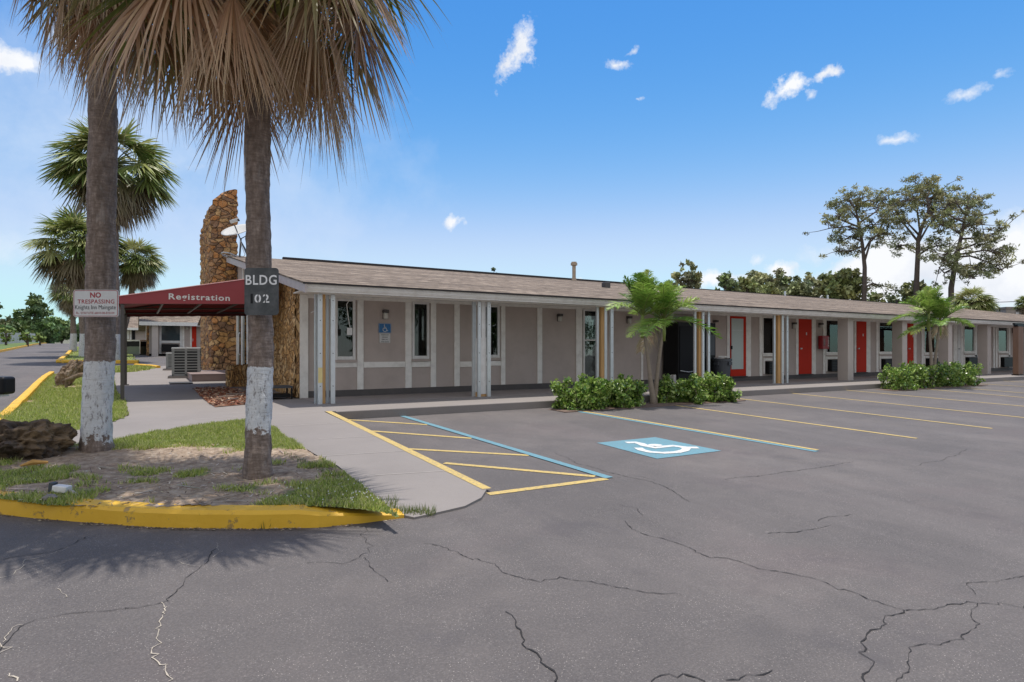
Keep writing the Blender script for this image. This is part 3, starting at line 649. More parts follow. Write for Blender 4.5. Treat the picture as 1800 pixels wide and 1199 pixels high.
# ================================================================= WRITING
def textmb(mb,body,M,w,h,bold=0.0,thk=.002,serif=False,spacing=1.0):   # lettering fitted to a box w x h, lower-left at M origin, in M's XZ plane
    cu=bpy.data.curves.new('t','FONT'); cu.body=body; cu.offset=bold; cu.extrude=0; cu.resolution_u=3; cu.space_character=spacing
    ob=bpy.data.objects.new('t',cu); me=bpy.data.meshes.new_from_object(ob)
    vs=[v.co.copy() for v in me.vertices]; xs=[v.x for v in vs]; ys=[v.y for v in vs]
    sx=w/(max(xs)-min(xs)); sz=h/(max(ys)-min(ys)); x0=min(xs); y0=min(ys)
    mb.add([M@Vector(((v.x-x0)*sx,-thk,(v.y-y0)*sz)) for v in vs],[tuple(p.vertices) for p in me.polygons])
    if serif:
        cnt={}
        for p in me.polygons:
            for e in p.edge_keys: cnt[e]=cnt.get(e,0)+1
        zs=sorted(set(round(v.y,3) for v in vs)); base=0.0
        for (a,b),k in cnt.items():
            A,B=me.vertices[a].co,me.vertices[b].co
            if k==1 and abs(A.y-B.y)<.004 and abs(A.y)<.012 and .06<abs(A.x-B.x)<.26:
                top=A.y>.25; z0=A.y-(.075 if top else 0); z1=z0+.075; xa,xb=min(A.x,B.x)-(.085),max(A.x,B.x)+(.02 if top else .085)
                mb.add([M@Vector(((x-x0)*sx,-thk*1.1,(z-y0)*sz)) for x,z in ((xa,z0),(xb,z0),(xb,z1),(xa,z1))],[(0,1,2,3)])
    bpy.data.objects.remove(ob); bpy.data.curves.remove(cu); bpy.data.meshes.remove(me)
def rrect(w,h,r,n=5):
    P=[]
    for cx,cz,a in ((w/2-r,h/2-r,0),(-w/2+r,h/2-r,90),(-w/2+r,-h/2+r,180),(w/2-r,-h/2+r,270)):
        for i in range(n+1): q=R(a+90*i/n); P.append((cx+r*math.cos(q),cz+r*math.sin(q)))
    return P
def plate(mb,w,h,r,y0,y1,M):
    Q=rrect(w,h,r); n=len(Q); vs=[M@Vector((x,y0,z)) for x,z in Q]+[M@Vector((x,y1,z)) for x,z in Q]
    mb.add(vs,[tuple(range(n)),tuple(range(n,2*n))[::-1]]+[(i,i+n,(i+1)%n+n,(i+1)%n) for i in range(n)])
def ring(mb,w,h,r,t,y,M):
    A=rrect(w,h,r); B=rrect(w-2*t,h-2*t,max(r-t,.002)); n=len(A)
    mb.add([M@Vector((x,y,z)) for x,z in A]+[M@Vector((x,y,z)) for x,z in B],[(i,(i+1)%n,(i+1)%n+n,i+n) for i in range(n)])
def sign_at(name,label,u0,u1,v0,v1,d,group=None):
    x,y=W((u0+u1)/2,d); z=CAMZ+(HY-(v0+v1)/2)*d/F; k=d/F
    t=thing(name,label,'sign',(x,y,z),rz=-TH); return t,(u1-u0)*k,(v1-v0)*k,k
I=Matrix.Identity(4)
# building number sign
SGD=simple('weathered_sign',(.062,.068,.070),.75,.25,9,bump=.2,bscale=60,dirt=((.16,.16,.16),7,.5))
t,w,h,k=sign_at('building_number_sign','weathered black stencilled building number board nailed to the right palm trunk',430,489.5,471,554,5.98)
m=MB(); plate(m,w,h,.03,-.006,.006,I); m.build('board',SGD,t)
SW=simple('stencil_white',(.80,.80,.78),.8,.2,20)
def T(x,z): return Matrix.Translation((x,0,z))
def sx(u): return (u-459.75)*k
def sz(v): return (512.5-v)*k
m=MB(); textmb(m,'BLDG',T(sx(432.5),sz(501)),54.5*k,17.5*k,.016,.0085,spacing=1.1); m.build('lettering',SW,t)
m=MB(); textmb(m,'02',T(sx(448),sz(532.5)),26*k,15*k,.016,.0085,spacing=1.2); m.build('lettering',SW,t)
m=MB(); textmb(m,'1',T(sx(441),sz(533.5)),4*k,17*k,.01,.0085); m.build('lettering',BLACK,t)
m=MB()                          # stencil bridges
for u,va,vb in ((437.5,491,495),(438,482,486),(454,496,502),(468,491,493),(484,489,491)): pass
for u in (471.5,): m.box(sx(u)-.9*k,sx(u)+.9*k,-.0095,-.009,sz(502),sz(482.5))
for u in (454.3,467.3): m.box(sx(u)-.9*k,sx(u)+.9*k,-.0095,-.009,sz(533),sz(516.5))
m.build('stencil_bridge',SGD,t)
# no trespassing sign
t,w,h,k=sign_at('no_trespassing_sign','white metal sign with red and black lettering fixed to the left palm trunk',129,208.5,509.5,557,7.08)
SP=simple('sign_white',(.60,.60,.59),.45,.08,5,dirt=((.42,.40,.37),6,.4)); SR=simple('sign_red',(.33,.02,.03),.6,.1,20); SB=simple('sign_black',(.02,.022,.028),.6,.1)
def sx(u): return (u-168.75)*k
def sz(v): return (533.25-v)*k
m=MB(); plate(m,w,h,.03,-.004,.004,I); m.build('panel',SP,t)
m=MB(); ring(m,w-.012,h-.012,.026,.006,-.0052,I); m.build('border',SR,t)
for body,u0,u1,v0,v1,mt,bd in (('NO',159,178,514,523.5,SR,.03),('TRESPASSING',137,201.5,526.5,533.8,SR,.012),('Knights Inn Maingate',132.5,204,536.5,546,SB,.0),('FL. STATUTE #810.08-810.09',134.5,201.5,548.3,552.6,SR,.0),('SIGN',196.5,202,513.5,516,SB,0)):
    if body=='SIGN': continue
    m=MB(); textmb(m,body,T(sx(u0),sz(v1)),(u1-u0)*k,(v1-v0)*k,bd,.0056,spacing=1.1 if body=='TRESPASSING' else 1.0); m.build('lettering',mt,t)
m=MB()
for u in (142,195):
    for v in (512,554): m.cyl((sx(u),-.008,sz(v)),(sx(u),-.003,sz(v)),.004,n=8)
m.build('screw',GALV,t)
# accessible parking sign on the wall
x=u2x(676); z0=ZW(676,602.5,WY); z1=ZW(676,568.5,WY); zm=ZW(676,585.5,WY); wv=u2x(687.3)-u2x(665.2)
t=thing('accessible_parking_sign','blue wheelchair parking sign with white fine print plate on the taupe wall','sign',(x,WY-.02,zm))
hb=z1-zm; m=MB(); plate(m,wv,hb,.02,-.004,.004,T(0,hb/2)); OFF[t]=None; m.build('blue_panel',simple('sign_blue',(.01,.13,.34),.45,.05),t)
m=MB(); ring(m,wv-.01,hb-.01,.018,.006,-.0052,T(0,hb/2)); 
m.build('border',PW,t)
def stroke(mb,pts,w,y):
    pts=[Vector((a,0,b)) for a,b in pts]; vs=[]
    for i,p in enumerate(pts):
        q=(pts[min(i+1,len(pts)-1)]-pts[max(i-1,0)]).normalized(); s=Vector((-q.z,0,q.x))*w/2; 
        for e in (-1,1): r=p+s*e; vs.append((r.x,y,r.z))
    mb.add(vs,[(2*i,2*i+1,2*i+3,2*i+2) for i in range(len(pts)-1)])
m=MB(); s=hb/1.0
cc=[( -.02*s+.10*s*math.cos(a),.80*s+.06*s*math.sin(a)) for a in [i*6.283/12 for i in range(12)]]
m.add([(a,-.0056,b) for a,b in [( -.05*s+.06*s*math.cos(i*.524),.82*s+.06*s*math.sin(i*.524)) for i in range(12)]],[tuple(range(12))])
stroke(m,[(-.05*s,.74*s),(-.03*s,.46*s),(.16*s,.46*s),(.25*s,.22*s),(.33*s,.25*s)],.065*s,-.0056); stroke(m,[(-.04*s,.60*s),(.14*s,.60*s)],.05*s,-.0058)
stroke(m,[(.0*s+.21*s*math.cos(a),.36*s+.21*s*math.sin(a)) for a in [R(125+i*20) for i in range(12)]],.055*s,-.0060); m.build('wheelchair_emblem',PW,t)
hp=(zm-.01)-z0; m=MB(); plate(m,wv*.86,hp,.01,-.004,.004,T(0,-.01-hp/2)); m.build('text_panel',SP,t)
m=MB()
for i,(tx,q) in enumerate((('PARKING BY',.86),('DISABLED',.62),('PERMIT ONLY',.70),('FINE $250',.86))):
    zz_=-.02-hp*(.25*i+.17); textmb(m,tx,T(-wv*.36*q,zz_),wv*.72*q,hp*.12,.01,.0055)
m.build('lettering',SB,t)
# fire extinguisher box
x0,x1=u2x(1436.5),u2x(1448); z0,z1=ZW(1442,613.5,WY),ZW(1442,590.5,WY)
t=thing('fire_extinguisher_cabinet','small red fire extinguisher box on the wall beside the second red door','extinguisher box',((x0+x1)/2,WY-.1,z0))
m=MB(); m.box(x0,x1,WY-.22,WY-.045,z0,z1); FR=simple('fire_red',(.33,.012,.02),.35,.04); bevel(m.build('cabinet',FR,t),.01)
m=MB(); MM=Matrix.Translation((x1-.09,WY-.222,z1-.06))@Matrix.Rotation(R(90),4,'Y'); textmb(m,'FIRE',MM,(z1-z0)-.12,.065,.02,.0015); m.build('lettering',PW,t)
m=MB(); m.box(x0+.05,x0+.16,WY-.226,WY-.2215,z0+.12,z1-.12); m.build('glass_pane',simple('dull_glass',(.16,.02,.03),.15),t)
m=MB(); m.cyl((x1-.05,WY-.15,z0-.12),(x1-.05,WY-.15,z0-.001),.02,n=10); m.build('latch',GALV,t)

# ================================================================= AWNING
AY0,AY1=15.1,19.4; AX0=XW(209,AY0); AX1=2.74
zb0,zt0=CAMZ+.95,CAMZ+1.10; zb1,zt1=CAMZ+1.06,CAMZ+1.72
aw=thing('entrance_awning','maroon canvas entrance awning with white lettering over the registration door','awning',(AX0,AY0,zc(AY0)))
def pan(m,y,ty=.02,off=0):
    vs=[(AX0,y,zb0+off),(AX1,y,zb1+off),(AX1,y,zt1),(AX0,y,zt0)]; vs+=[(a,b+ty,c) for a,b,c in vs]
    m.add(vs,[(0,1,2,3),(7,6,5,4),(0,4,5,1),(1,5,6,2),(2,6,7,3),(3,7,4,0)])
m=MB(); pan(m,AY0); pan(m,AY1,.02); m.add([(AX0,AY0+.02,zt0),(AX1,AY0+.02,zt1),(AX1,AY1,zt1),(AX0,AY1,zt0),(AX0,AY0+.02,zt0-.015),(AX1,AY0+.02,zt1-.015),(AX1,AY1,zt1-.015),(AX0,AY1,zt0-.015)],[(0,1,2,3),(7,6,5,4),(0,3,7,4)])
m.box(AX0-.02,AX0,AY0,AY1+.02,zb0,zt0); cv=m.build('canopy',AWN,aw)
m=MB(); m.tube([(AX0,AY0-.005,zt0+.005),(AX1,AY0-.005,zt1+.005)],.012,6); m.build('piping',simple('piping',(.50,.24,.24),.6),cv)
m=MB()
for y in (AY0+.04,AY1-.04): m.box(AX0+.02,AX0+.07,y-.025,y+.025,zb0-.02,zb0+.03)
for f in (0,.25,.5,.75,1):
    x=AX0+.05+(AX1-AX0-.1)*f; zb=zb0+(zb1-zb0)*f; m.box(x-.02,x+.02,AY0+.03,AY1-.01,zb-.005,zb+.03)
for y in (AY0+.05,(AY0+AY1)/2,AY1-.05): m.tube([(AX0+.03,y,zb0+.015),(AX1,y,zb1+.015)],.022,6)
for y in (AY0+.05,AY1-.05): m.tube([(AX0+.03,y,zt0-.04),(AX1,y,zt1-.06)],.018,6)
m.build('frame',DGREY,aw)
for y,uu in ((AY0+.04,217),(AY1-.04,207.6)):
    m=MB(); x=AX0+.06; z=zi(y)-.02; m.box(x-.035,x+.035,y-.035,y+.035,z,zb0-.021); m.box(x-.08,x+.08,y-.08,y+.08,z,z+.035); m.build('post',DGREY,aw)
m=MB(); n=24; 
vs=[]
for i in range(n+1):
    f=i/n; x=AX0+(AX1-AX0)*f; zb=zb0+(zb1-zb0)*f; vs+=[(x,AY1-.03,zb-.0),(x,AY1-.03,zb-.07-.012*(i%2))]
m.add(vs,[(2*i,2*i+1,2*i+3,2*i+2) for i in range(n)]); m.build('valance',AWNT,aw)
# serif lettering: bold sans plus slab feet
m=MB(); xa,xb=XW(296.5,AY0),XW(404,AY0); za,zb_=ZW(350,531.5,AY0),ZW(350,517.8,AY0)
sh=Matrix.Identity(4); sh[2][0]=(zb1-zb0)/(AX1-AX0)*.35
textmb(m,'Registration',Matrix.Translation((xa,AY0,za))@sh,xb-xa,zb_-za,.020,.004,serif=True,spacing=1.14)
L=xb-xa; H=zb_-za; capz=za+H*.245
cu_x=[(.0,.055),(.075,.10),(.313,.345),(.575,.62),(.80,.84)]
m.build('lettering',simple('letter_white',(.68,.66,.62),.6,.04),aw)
SERIF=(xa,xb,za,zb_)

# ================================================================= PYLON, PLANTER, STEP
def stone_pylon():
    X0,X1,Y0,Y1=2.20,3.08,24.1,27.8; zb=zc(24)-.1; t=thing('stone_pylon','tall fieldstone pylon with a curved top beside the gable end','stone pylon',((X0+X1)/2,(Y0+Y1)/2,zb))
    plan=[]; r=.35
    for i in range(9): plan.append((X1+(X0+r-X1)*i/8,Y0))
    for i in range(1,6): a=R(90*i/5); plan.append((X0+r-r*math.sin(a),Y0+r-r*math.cos(a)))
    for i in range(1,30): plan.append((X0,Y0+r+(Y1-Y0-r)*i/29))
    for i in range(1,8): plan.append((X0+(X1-X0)*i/7,Y1))
    for i in range(1,30): plan.append((X1,Y1+(Y0-Y1)*i/30))
    # denser
    P=[]; n=len(plan)
    for i in range(n):
        a=Vector(plan[i]);b=Vector(plan[(i+1)%n]); k=max(1,int((b-a).length/.07))
        for j in range(k): P.append(a.lerp(b,j/k))
    def top(x,y):
        f=(y-Y0)/(Y1-Y0); g=(x-X0)/(X1-X0)
        return CAMZ+5.28+.45*math.sin(min(1,g)*1.57)-.10*f-.9*max(0,f-.35)**2 - .25*(1-g)**4
    m=MB(); n=len(P); nz=72; vs=[]
    for k in range(nz+1):
        for p in P:
            tz=top(p.x,p.y); z=zb+(tz-zb)*k/nz; c=Vector(((X0+X1)/2,(Y0+Y1)/2)); 
            d=noise.voronoi(Vector((p.x*3,p.y*3,z*3.2)))[0]; e=min(.4,d[1]-d[0])/.4
            nx_=-1 if p.x<X0+.2 else (1 if p.x>X1-.01 else 0); ny_=-1 if p.y<Y0+.2 else 0
            a=.06*(e-.4)+noise.noise(Vector((p.x*9,p.y*9,z*9)))*.035
            vs.append((p.x+nx_*a,p.y+ny_*a,z+(noise.noise(Vector((p.x*5,p.y*5,0)))*.05 if k==nz else 0)))
    fs=[(k*n+i,k*n+(i+1)%n,(k+1)*n+(i+1)%n,(k+1)*n+i) for k in range(nz) for i in range(n)]; fs.append(tuple(range(nz*n,nz*n+n)))
    m.add(vs,fs); m.build('stonework',STONE_P,t)
stone_pylon()
def rough_box(name,label,cat,x0,x1,y0,y1,z0,z1,mat,amp=.05,step=.06,scale=5,zs=.6):
    import bmesh
    bm=bmesh.new(); bmesh.ops.create_cube(bm,size=1)
    for v in bm.verts: v.co=Vector((x0+(v.co.x+.5)*(x1-x0),y0+(v.co.y+.5)*(y1-y0),z0+(v.co.z+.5)*(z1-z0)))
    k=int(max(x1-x0,y1-y0,z1-z0)/step); bmesh.ops.subdivide_edges(bm,edges=bm.edges[:],cuts=k,use_grid_fill=True)
    bm.normal_update()
    for v in bm.verts:
        d=noise.voronoi(Vector((v.co.x*scale,v.co.y*scale,v.co.z*scale*zs)))[0]; e=min(.4,d[1]-d[0])/.4
        v.co+=v.normal*(amp*(e-.5)+noise.noise(v.co*12)*amp*.5)
    o0=Vector(((x0+x1)/2,(y0+y1)/2,z0))
    for v in bm.verts: v.co-=o0
    me=bpy.data.meshes.new(name); bm.to_mesh(me); bm.free(); me.materials.append(mat); o=bpy.data.objects.new(name,me); C.objects.link(o); o.location=o0
    return props(o,label,cat)
rough_box('planter_wall','knee high stone planter wall under the registration awning','low wall',2.05,GX-.12,17.85,18.15,-.02,.66,STONE_V)
m=MB(); st=thing('entrance_step','low pinkish tiled step before the stone pylon under the awning','step',(1.9,21,zc(20)))
m.box(1.36,2.9,19.95,23.6,zc(19.9)-.05,zc(19.9)+.20); m.build('tread',simple('pink_tile',(.30,.22,.20),.6,.12,3),st)
m=MB(); m.box(1.33,2.92,19.93,23.62,zc(19.9)+.20,zc(19.9)+.225); m.build('nosing',simple('nosing',(.24,.18,.165),.6,.1,3),st)
mat_=MB(); a,b=G(298,675,zc),G(336,672,zc); mat_.box(a[0],b[0],a[1]-.25,a[1]+.55,zc(a[1])-.02,zc(a[1])+.03); props(mat_.build('door_mat',simple('mat_rubber',(.06,.06,.065),.9),origin=(a[0]+.4,a[1],zc(a[1]))),'dark rubber mat lying before the entrance step','door mat')
mulch=[G(u,v,zc) for u,v in ((340,684),(402,683),(445,692),(480,700),(470,709),(436,712),(378,717),(362,706))]
sheet('mulch_soil',mulch,zc,simple('mulch',(.17,.065,.035),.95,.5,14,bump=.8,bscale=30,dirt=((.42,.30,.22),9,.7)),.02,label='red mulch bed')
xs=[p[0] for p in mulch]; ysl=[p[1] for p in mulch]; m=MB(); cnt=0
while cnt<900:
    x,y=random.uniform(min(xs),max(xs)),random.uniform(min(ysl),max(ysl))
    if not inside(mulch,np.array([x]),np.array([y]))[0]: continue
    a=random.uniform(0,3.14); l=random.uniform(.02,.07); c=random.choice([(.30,.12,.06),(.20,.07,.04),(.45,.33,.24),(.12,.06,.04),(.36,.2,.12)]); m.col=c
    m.box(-l,l,-.012,.012,0,.012,Matrix.Translation((x,y,zc(y)+.02+random.uniform(0,.03)))@Matrix.Rotation(a,4,'Z')@Matrix.Rotation(random.uniform(-.4,.4),4,'Y')); cnt+=1
CHIP,n_,b_=newmat('bark_chip'); CHIP.node_tree.links.new(n_('ShaderNodeAttribute',{'attribute_name':'Col'}).outputs['Color'],b_.inputs['Base Color']); b_.inputs['Roughness'].default_value=.9
props(m.build('bark_chips',CHIP),'red bark chips and twigs on the mulch bed','mulch',None,'stuff')
# broken paving scraps by the palm
gsc='broken slabs and sticks on the mulch bed'
for i,(u,v,l,wd,a) in enumerate(((398,702,.38,.10,.4),(415,697,.42,.09,-.5),(428,692,.30,.12,.1),(408,707,.35,.08,.9))):
    x,y=G(u,v,zc); m=MB(); P=[(-l/2,-wd/2),(l/2*.9,-wd/2*1.1),(l/2,wd/2*.8),(-l/2*.8,wd/2)]; m.prism(P,0,.04,Matrix.Translation((x,y,zc(y)+.035))@Matrix.Rotation(a,4,'Z'))
    props(m.build('paving_scrap',simple('scrap%d'%i,(.26-.04*i,.20-.03*i,.16-.02*i),.9,.3,10),origin=(x,y,zc(y)+.03)),('longest pale slab scrap at the back of the mulch bed','slanting brown slab scrap beside the right palm trunk','small slab scrap nearest the planter wall','dark thin slab scrap at the front of the mulch bed')[(1,0,2,3)[i]],'debris',gsc)
# black rack near stone corner
x,y=G(494,703,zc); m=MB(); t=thing('metal_rack','low black metal rack against the foot of the stone corner','rack',(x,y,0))
for dx in (-.28,.22):
    for dy in (0,.5): m.box(x+dx-.015,x+dx+.015,y+dy-.015,y+dy+.015,0.01,.27)
m.build('leg',BLACK,t)
m=MB(); m.box(x-.3,x+.24,y-.02,y+.52,.25,.29); m.build('top',CHAR,t); m=MB(); m.box(x-.27,x+.2,y+.02,y+.48,.05,.12); m.build('shelf',BLACK,t)

# ================================================================= SATELLITE DISH
d=17.6; X,Y=W(427,d); Y0=Y
x,y,z=onroof(421,452); K=(x*ST+y*CT)/F
# lens shaped reflector pointing up and away to the left
t=thing('satellite_dish','white satellite dish on a dark tripod at the roof corner','satellite dish',(x,y,z))
up_=Vector((0,0,1)); rt=Vector((CT,-ST,0)); fw=Vector((ST,CT,0)); B=Vector((x,y,z))
def px(u,v,f=0): return B+rt*((u-421)*K)+up_*((452-v)*K)+fw*f
DW=simple('dish_white',(.52,.53,.52),.4,.06,4); DM=simple('dish_metal',(.10,.10,.11),.5,.1,5,metal=.4)
m=MB(); cen=px(415,403.5); nrm=(rt*(-.12)+up_*.82-fw*.56).normalized(); a1=(rt*.98+up_*.20).normalized(); a1=(a1-nrm*a1.dot(nrm)).normalized(); a2=nrm.cross(a1)
n=36; rr=5; vs=[cen-nrm*.06]; 
for i in range(1,rr+1):
    for j in range(n):
        q=6.2832*j/n; r=i/rr; vs.append(cen+a1*math.cos(q)*26*K*r+a2*math.sin(q)*23*K*r-nrm*.07*(1-r*r))
fs=[(0,1+j,1+(j+1)%n) for j in range(n)]+[(1+(i-1)*n+j,1+i*n+j,1+i*n+(j+1)%n,1+(i-1)*n+(j+1)%n) for i in range(1,rr) for j in range(n)]
m.add(vs,fs); o=m.build('reflector',DW,t,smooth=True); sm=o.modifiers.new('s','SOLIDIFY'); sm.thickness=.02
m=MB(); m.tube([px(423,421),px(419,408,-.1),px(416.5,397,-.2)],.02,8); m.build('feed_arm',DM,t)
m=MB(); MM=Matrix.Translation(px(417,390,-.2))@Matrix.Rotation(-TH,4,'Z')@Matrix.Rotation(R(-17),4,'Y'); m.box(-8*K,8*K,-.05,.05,-2.6*K,2.6*K,MM); lb=bevel(m.build('receiver',DW,t),.02)
m=MB(); m.cyl(px(424,388,-.24),px(426,391,-.26),.03,n=10); m.build('feed_horn',BLACK,t)
m=MB(); m.tube([px(421,453),px(422.5,436),px(423.5,419)],.03,10); m.build('mast',DM,t)
m=MB(); m.tube([px(423.5,424),px(434,452,.3)],.018,8); m.tube([px(423.5,424),px(438,449,-.2)],.018,8); m.tube([px(423,420),px(436,411,.1)],.016,8); m.build('strut',DM,t)
m=MB(); m.tube([px(423,423,-.02),px(427,436,-.05),px(433,449,-.1),px(428,451),px(405,447,.1),px(399,450,.2),px(394,447)],.012,6); m.build('cable',WHITE,t)
m=MB(); pts=[cen*0+px(403+10*math.cos(a),449.5+2.6*math.sin(a),.4*math.sin(a)) for a in [i*6.2832/20 for i in range(21)]]; m.tube(pts,.022,6); props(m.build('spare_dish_rim',DW,origin=px(403,451)),'pale coiled ring lying on the roof edge beside the dish','coil')

# ================================================================= SMALL THINGS ON THE PORCH
x0,x1=XW(1193,13.4),XW(1259,13.4); ht=ZW(1226,567,13.4)
t=thing('vending_machine','tall black machine standing on the porch behind the steel channels','vending machine',((x0+x1)/2,13.7,0))
xs_=XW(1222,13.4); m=MB(); m.box(x0,x1,13.42,14.05,.06,ht); bevel(m.build('cabinet',BLACK,t),.015)
m=MB(); m.box(x0+.04,x1-.04,13.46,14.0,.005,.06); m.build('plinth',CHAR,t)
m=MB(); m.box(x0+.05,x0+(x1-x0)*.66,13.40,13.42,.35,ht-.12); bevel(m.build('front_panel',simple('black_gloss',(.008,.008,.01),.5,.05,spec=.15),t),.008)
m=MB(); m.box(x0+(x1-x0)*.72,x1-.06,13.405,13.42,.9,1.55); m.build('control_panel',CHAR,t)
m=MB(); m.tube([(x0+.05,13.38,.44),(x0+.3,13.30,.40),(x0+.7,13.38,.42)],.012,6); m.build('cable',GALV,t)
cx=XW(1270,13.1); t=thing('trash_can','round grey plastic trash can beside the black machine','trash can',(cx,13.1,0))
m=MB(); m.cyl((cx,13.1,.006),(cx,13.1,.74),.20,.265,24); m.build('body',CHAR,t)
m=MB(); m.cyl((cx,13.1,.72),(cx,13.1,.79),.285,.285,24); m.build('rim',CHAR,t)
for s_ in (-1,1): m=MB(); m.box(cx+s_*.27-.03,cx+s_*.27+.03,13.02,13.18,.60,.70); m.build('handle',CHAR,t)
m=MB(); m.box(cx-.07,cx+.07,12.79,12.84,.60,.70); m.build('front_lug',CHAR,t)
m=MB(); n=20; vs=[(cx,13.1,.84)]+[(cx+.27*math.cos(6.283*i/n),13.1+.27*math.sin(6.283*i/n),.795+random.uniform(-.01,.04)) for i in range(n)]; m.add(vs,[(0,1+i,1+(i+1)%n) for i in range(n)]); m.build('bin_liner',simple('liner',(.30,.31,.33),.4,.1,9),t)
x,y=XW(1188,13.6),13.6; m=MB(); m.box(x-.12,x+.10,y-.1,y+.1,.005,.30,Matrix.Translation((x,y,0))@Matrix.Rotation(R(-14),4,'Y')@Matrix.Translation((-x,-y,.03))); props(bevel(m.build('white_bag',WHITE,origin=(x,y,0)),.03),'small white bag slumped on the porch left of the black machine','bag')

# ================================================================= AC CONDENSERS
ACG=simple('condenser_grey',(.26,.27,.26),.55,.08,4); 
def condenser(u0,u1,v0,d,label):
    k=d/F; X,Y=W((u0+u1)/2,d); z=zc(Y)+.07; w=(u1-u0)*k*.82; h=(CAMZ+(HY-v0)*k)-z
    t=thing('air_conditioner_unit',label,'air conditioner',(X,Y,z),'air conditioner units on slabs by the pylon',rz=-.12)
    q=w/2; m=MB(); m.box(-q+.03,q-.03,-q+.03,q-.03,.03,h-.06); m.build('coil',simple('coil_dark',(.03,.032,.034),.8),t)
    m=MB()
    for sx_ in (-1,1):
        for sy_ in (-1,1): m.box(sx_*q-.035*(sx_>0)*2+ (0 if sx_>0 else 0),sx_*q+.07*(sx_<0),sy_*q-.07*(sy_>0),sy_*q+.07*(sy_<0),0,h-.03)
    m.box(-.03,.03,-q,-q+.03,0,h); m.box(-q,q,-q,q,0,.06); c=m.build('cabinet_frame',ACG,t)
    for i in range(9):
        zz_=.10+(h-.2)*i/8; m=MB(); m.box(-q-.004,q+.004,-q-.004,q+.004,zz_-.016,zz_+.016); m.build('louvre',ACG,t)
    m=MB(); m.box(-q-.01,q+.01,-q-.01,q+.01,h-.06,h); bevel(m.build('top_panel',simple('condenser_top',(.42,.43,.42),.5),t),.015)
    m=MB(); 
    for r_ in (.1,.2,.3): m.tube([(r_*w/.9*math.cos(a),r_*w/.9*math.sin(a),h+.01) for a in [i*.3142 for i in range(21)]],.006,4)
    m.build('fan_guard',DGREY,t)
    m=MB(); m.box(-q-.1,q+.1,-q-.1,q+.1,-.12,-.003); m.build('slab',CONC,t)
condenser(302,354.5,611,19.6,'larger grey louvred air conditioner unit in front of the stone pylon')
condenser(292,316,620,23.5,'smaller grey air conditioner unit half hidden behind the larger one')
# ================================================================= VEGETATION HELPERS
UP=Vector((0,0,1))
def dirv(az,el): return Vector((math.cos(az)*math.cos(el),math.sin(az)*math.cos(el),math.sin(el)))
def jit(c,a=.18): f=random.uniform(1-a,1+a); return tuple(min(1,x*f*random.uniform(1-a*.3,1+a*.3)) for x in c)
def fan_leaf(mb,base,az,el,pet,r,nseg,spread,droop,col,tip,sag=.25,fold=.35,pw=.014,pcol=None,stiff=.25):
    d=dirv(az,el); pts=[base+d*pet*t-UP*sag*pet*t*t for t in (0,.33,.66,1)]
    mb.col=pcol or tuple(c*.8 for c in col); mb.tube(pts,[pw*1.5,pw,pw*.8,pw*.6],4,False)
    f=(pts[3]-pts[2]).normalized(); s=f.cross(UP)
    if s.length<.05: s=Vector((math.sin(az),-math.cos(az),0))
    s.normalize(); n=s.cross(f); hub=pts[3]; tw=random.uniform(-.35,.35); s,n=(s*math.cos(tw)+n*math.sin(tw)),(n*math.cos(tw)-s*math.sin(tw))
    dphi=2*spread/nseg; ts=(.03,.36,.62,.83,1.0); wf=(.05,.36,.30,.16,.02)
    for i in range(nseg):
        ph=-spread+(i+.5)*dphi+random.uniform(-.3,.3)*dphi
        dr=f*math.cos(ph)+s*math.sin(ph)-n*fold*abs(math.sin(ph))+n*random.uniform(-.06,.06); dr.normalize()
        L=r*(.72+.28*math.cos(ph))*random.uniform(.86,1.08); w=n.cross(dr).normalized(); vs=[]; dl=droop*random.uniform(.6,1.35)
        tilt=random.uniform(-.5,.5); c0=jit(col,.15); c1=jit(tip,.2); k0=len(mb.v)
        fw=w*math.cos(tilt)+n*math.sin(tilt); kink=random.uniform(-.12,.12)
        for t,q in zip(ts,wf):
            p=hub+dr*L*t-UP*dl*L*max(0,t-stiff)**1.7+w*kink*L*max(0,t-.4)**2
            hw=L*q*dphi*.62
            for e in (-1,1):
                mb.v.append(tuple(p+fw*hw*e)); mx=max(0,(t-.45)/.55); mb.c.append(tuple(a*(1-mx)+b*mx for a,b in zip(c0,c1)))
        for j in range(4): mb.f.append((k0+2*j,k0+2*j+1,k0+2*j+3,k0+2*j+2)); mb.m.append(0)
def trunk_mesh(mb,path,radii,n=26,amp=.012,ringf=9.0,rings=170,hz=.02):
    pts=[Vector(p) for p in path]; cum=[0]
    for a,b in zip(pts,pts[1:]): cum.append(cum[-1]+(b-a).length)
    tot=cum[-1]; vs=[]
    for i in range(rings+1):
        s=tot*i/rings; k=0
        while k<len(cum)-2 and s>cum[k+1]: k+=1
        t=(s-cum[k])/(cum[k+1]-cum[k]); ts=t*t*(3-2*t); c=pts[k].lerp(pts[k+1],t); r=radii[k]+(radii[k+1]-radii[k])*t
        for j in range(n):
            a=6.28318*j/n; q=Vector((math.cos(a)*2.2,math.sin(a)*2.2,s*ringf)); q2=Vector((math.cos(a)*5,math.sin(a)*5,s*14))
            rr=r+noise.noise(q)*amp+noise.noise(q2)*amp*.6+noise.noise(Vector((math.cos(a)*1.2,math.sin(a)*1.2,s*1.2)))*amp*1.5
            vs.append((c.x+rr*math.cos(a),c.y+rr*math.sin(a),c.z))
    mb.add(vs,[(i*n+j,i*n+(j+1)%n,(i+1)*n+(j+1)%n,(i+1)*n+j) for i in range(rings) for j in range(n)]+[tuple(range(rings*n,rings*n+n))])
GRN=(.11,.135,.030); OLV=(.22,.20,.05); BRN=(.34,.18,.085); TAN_=(.52,.37,.23); TIPB=(.30,.22,.12)
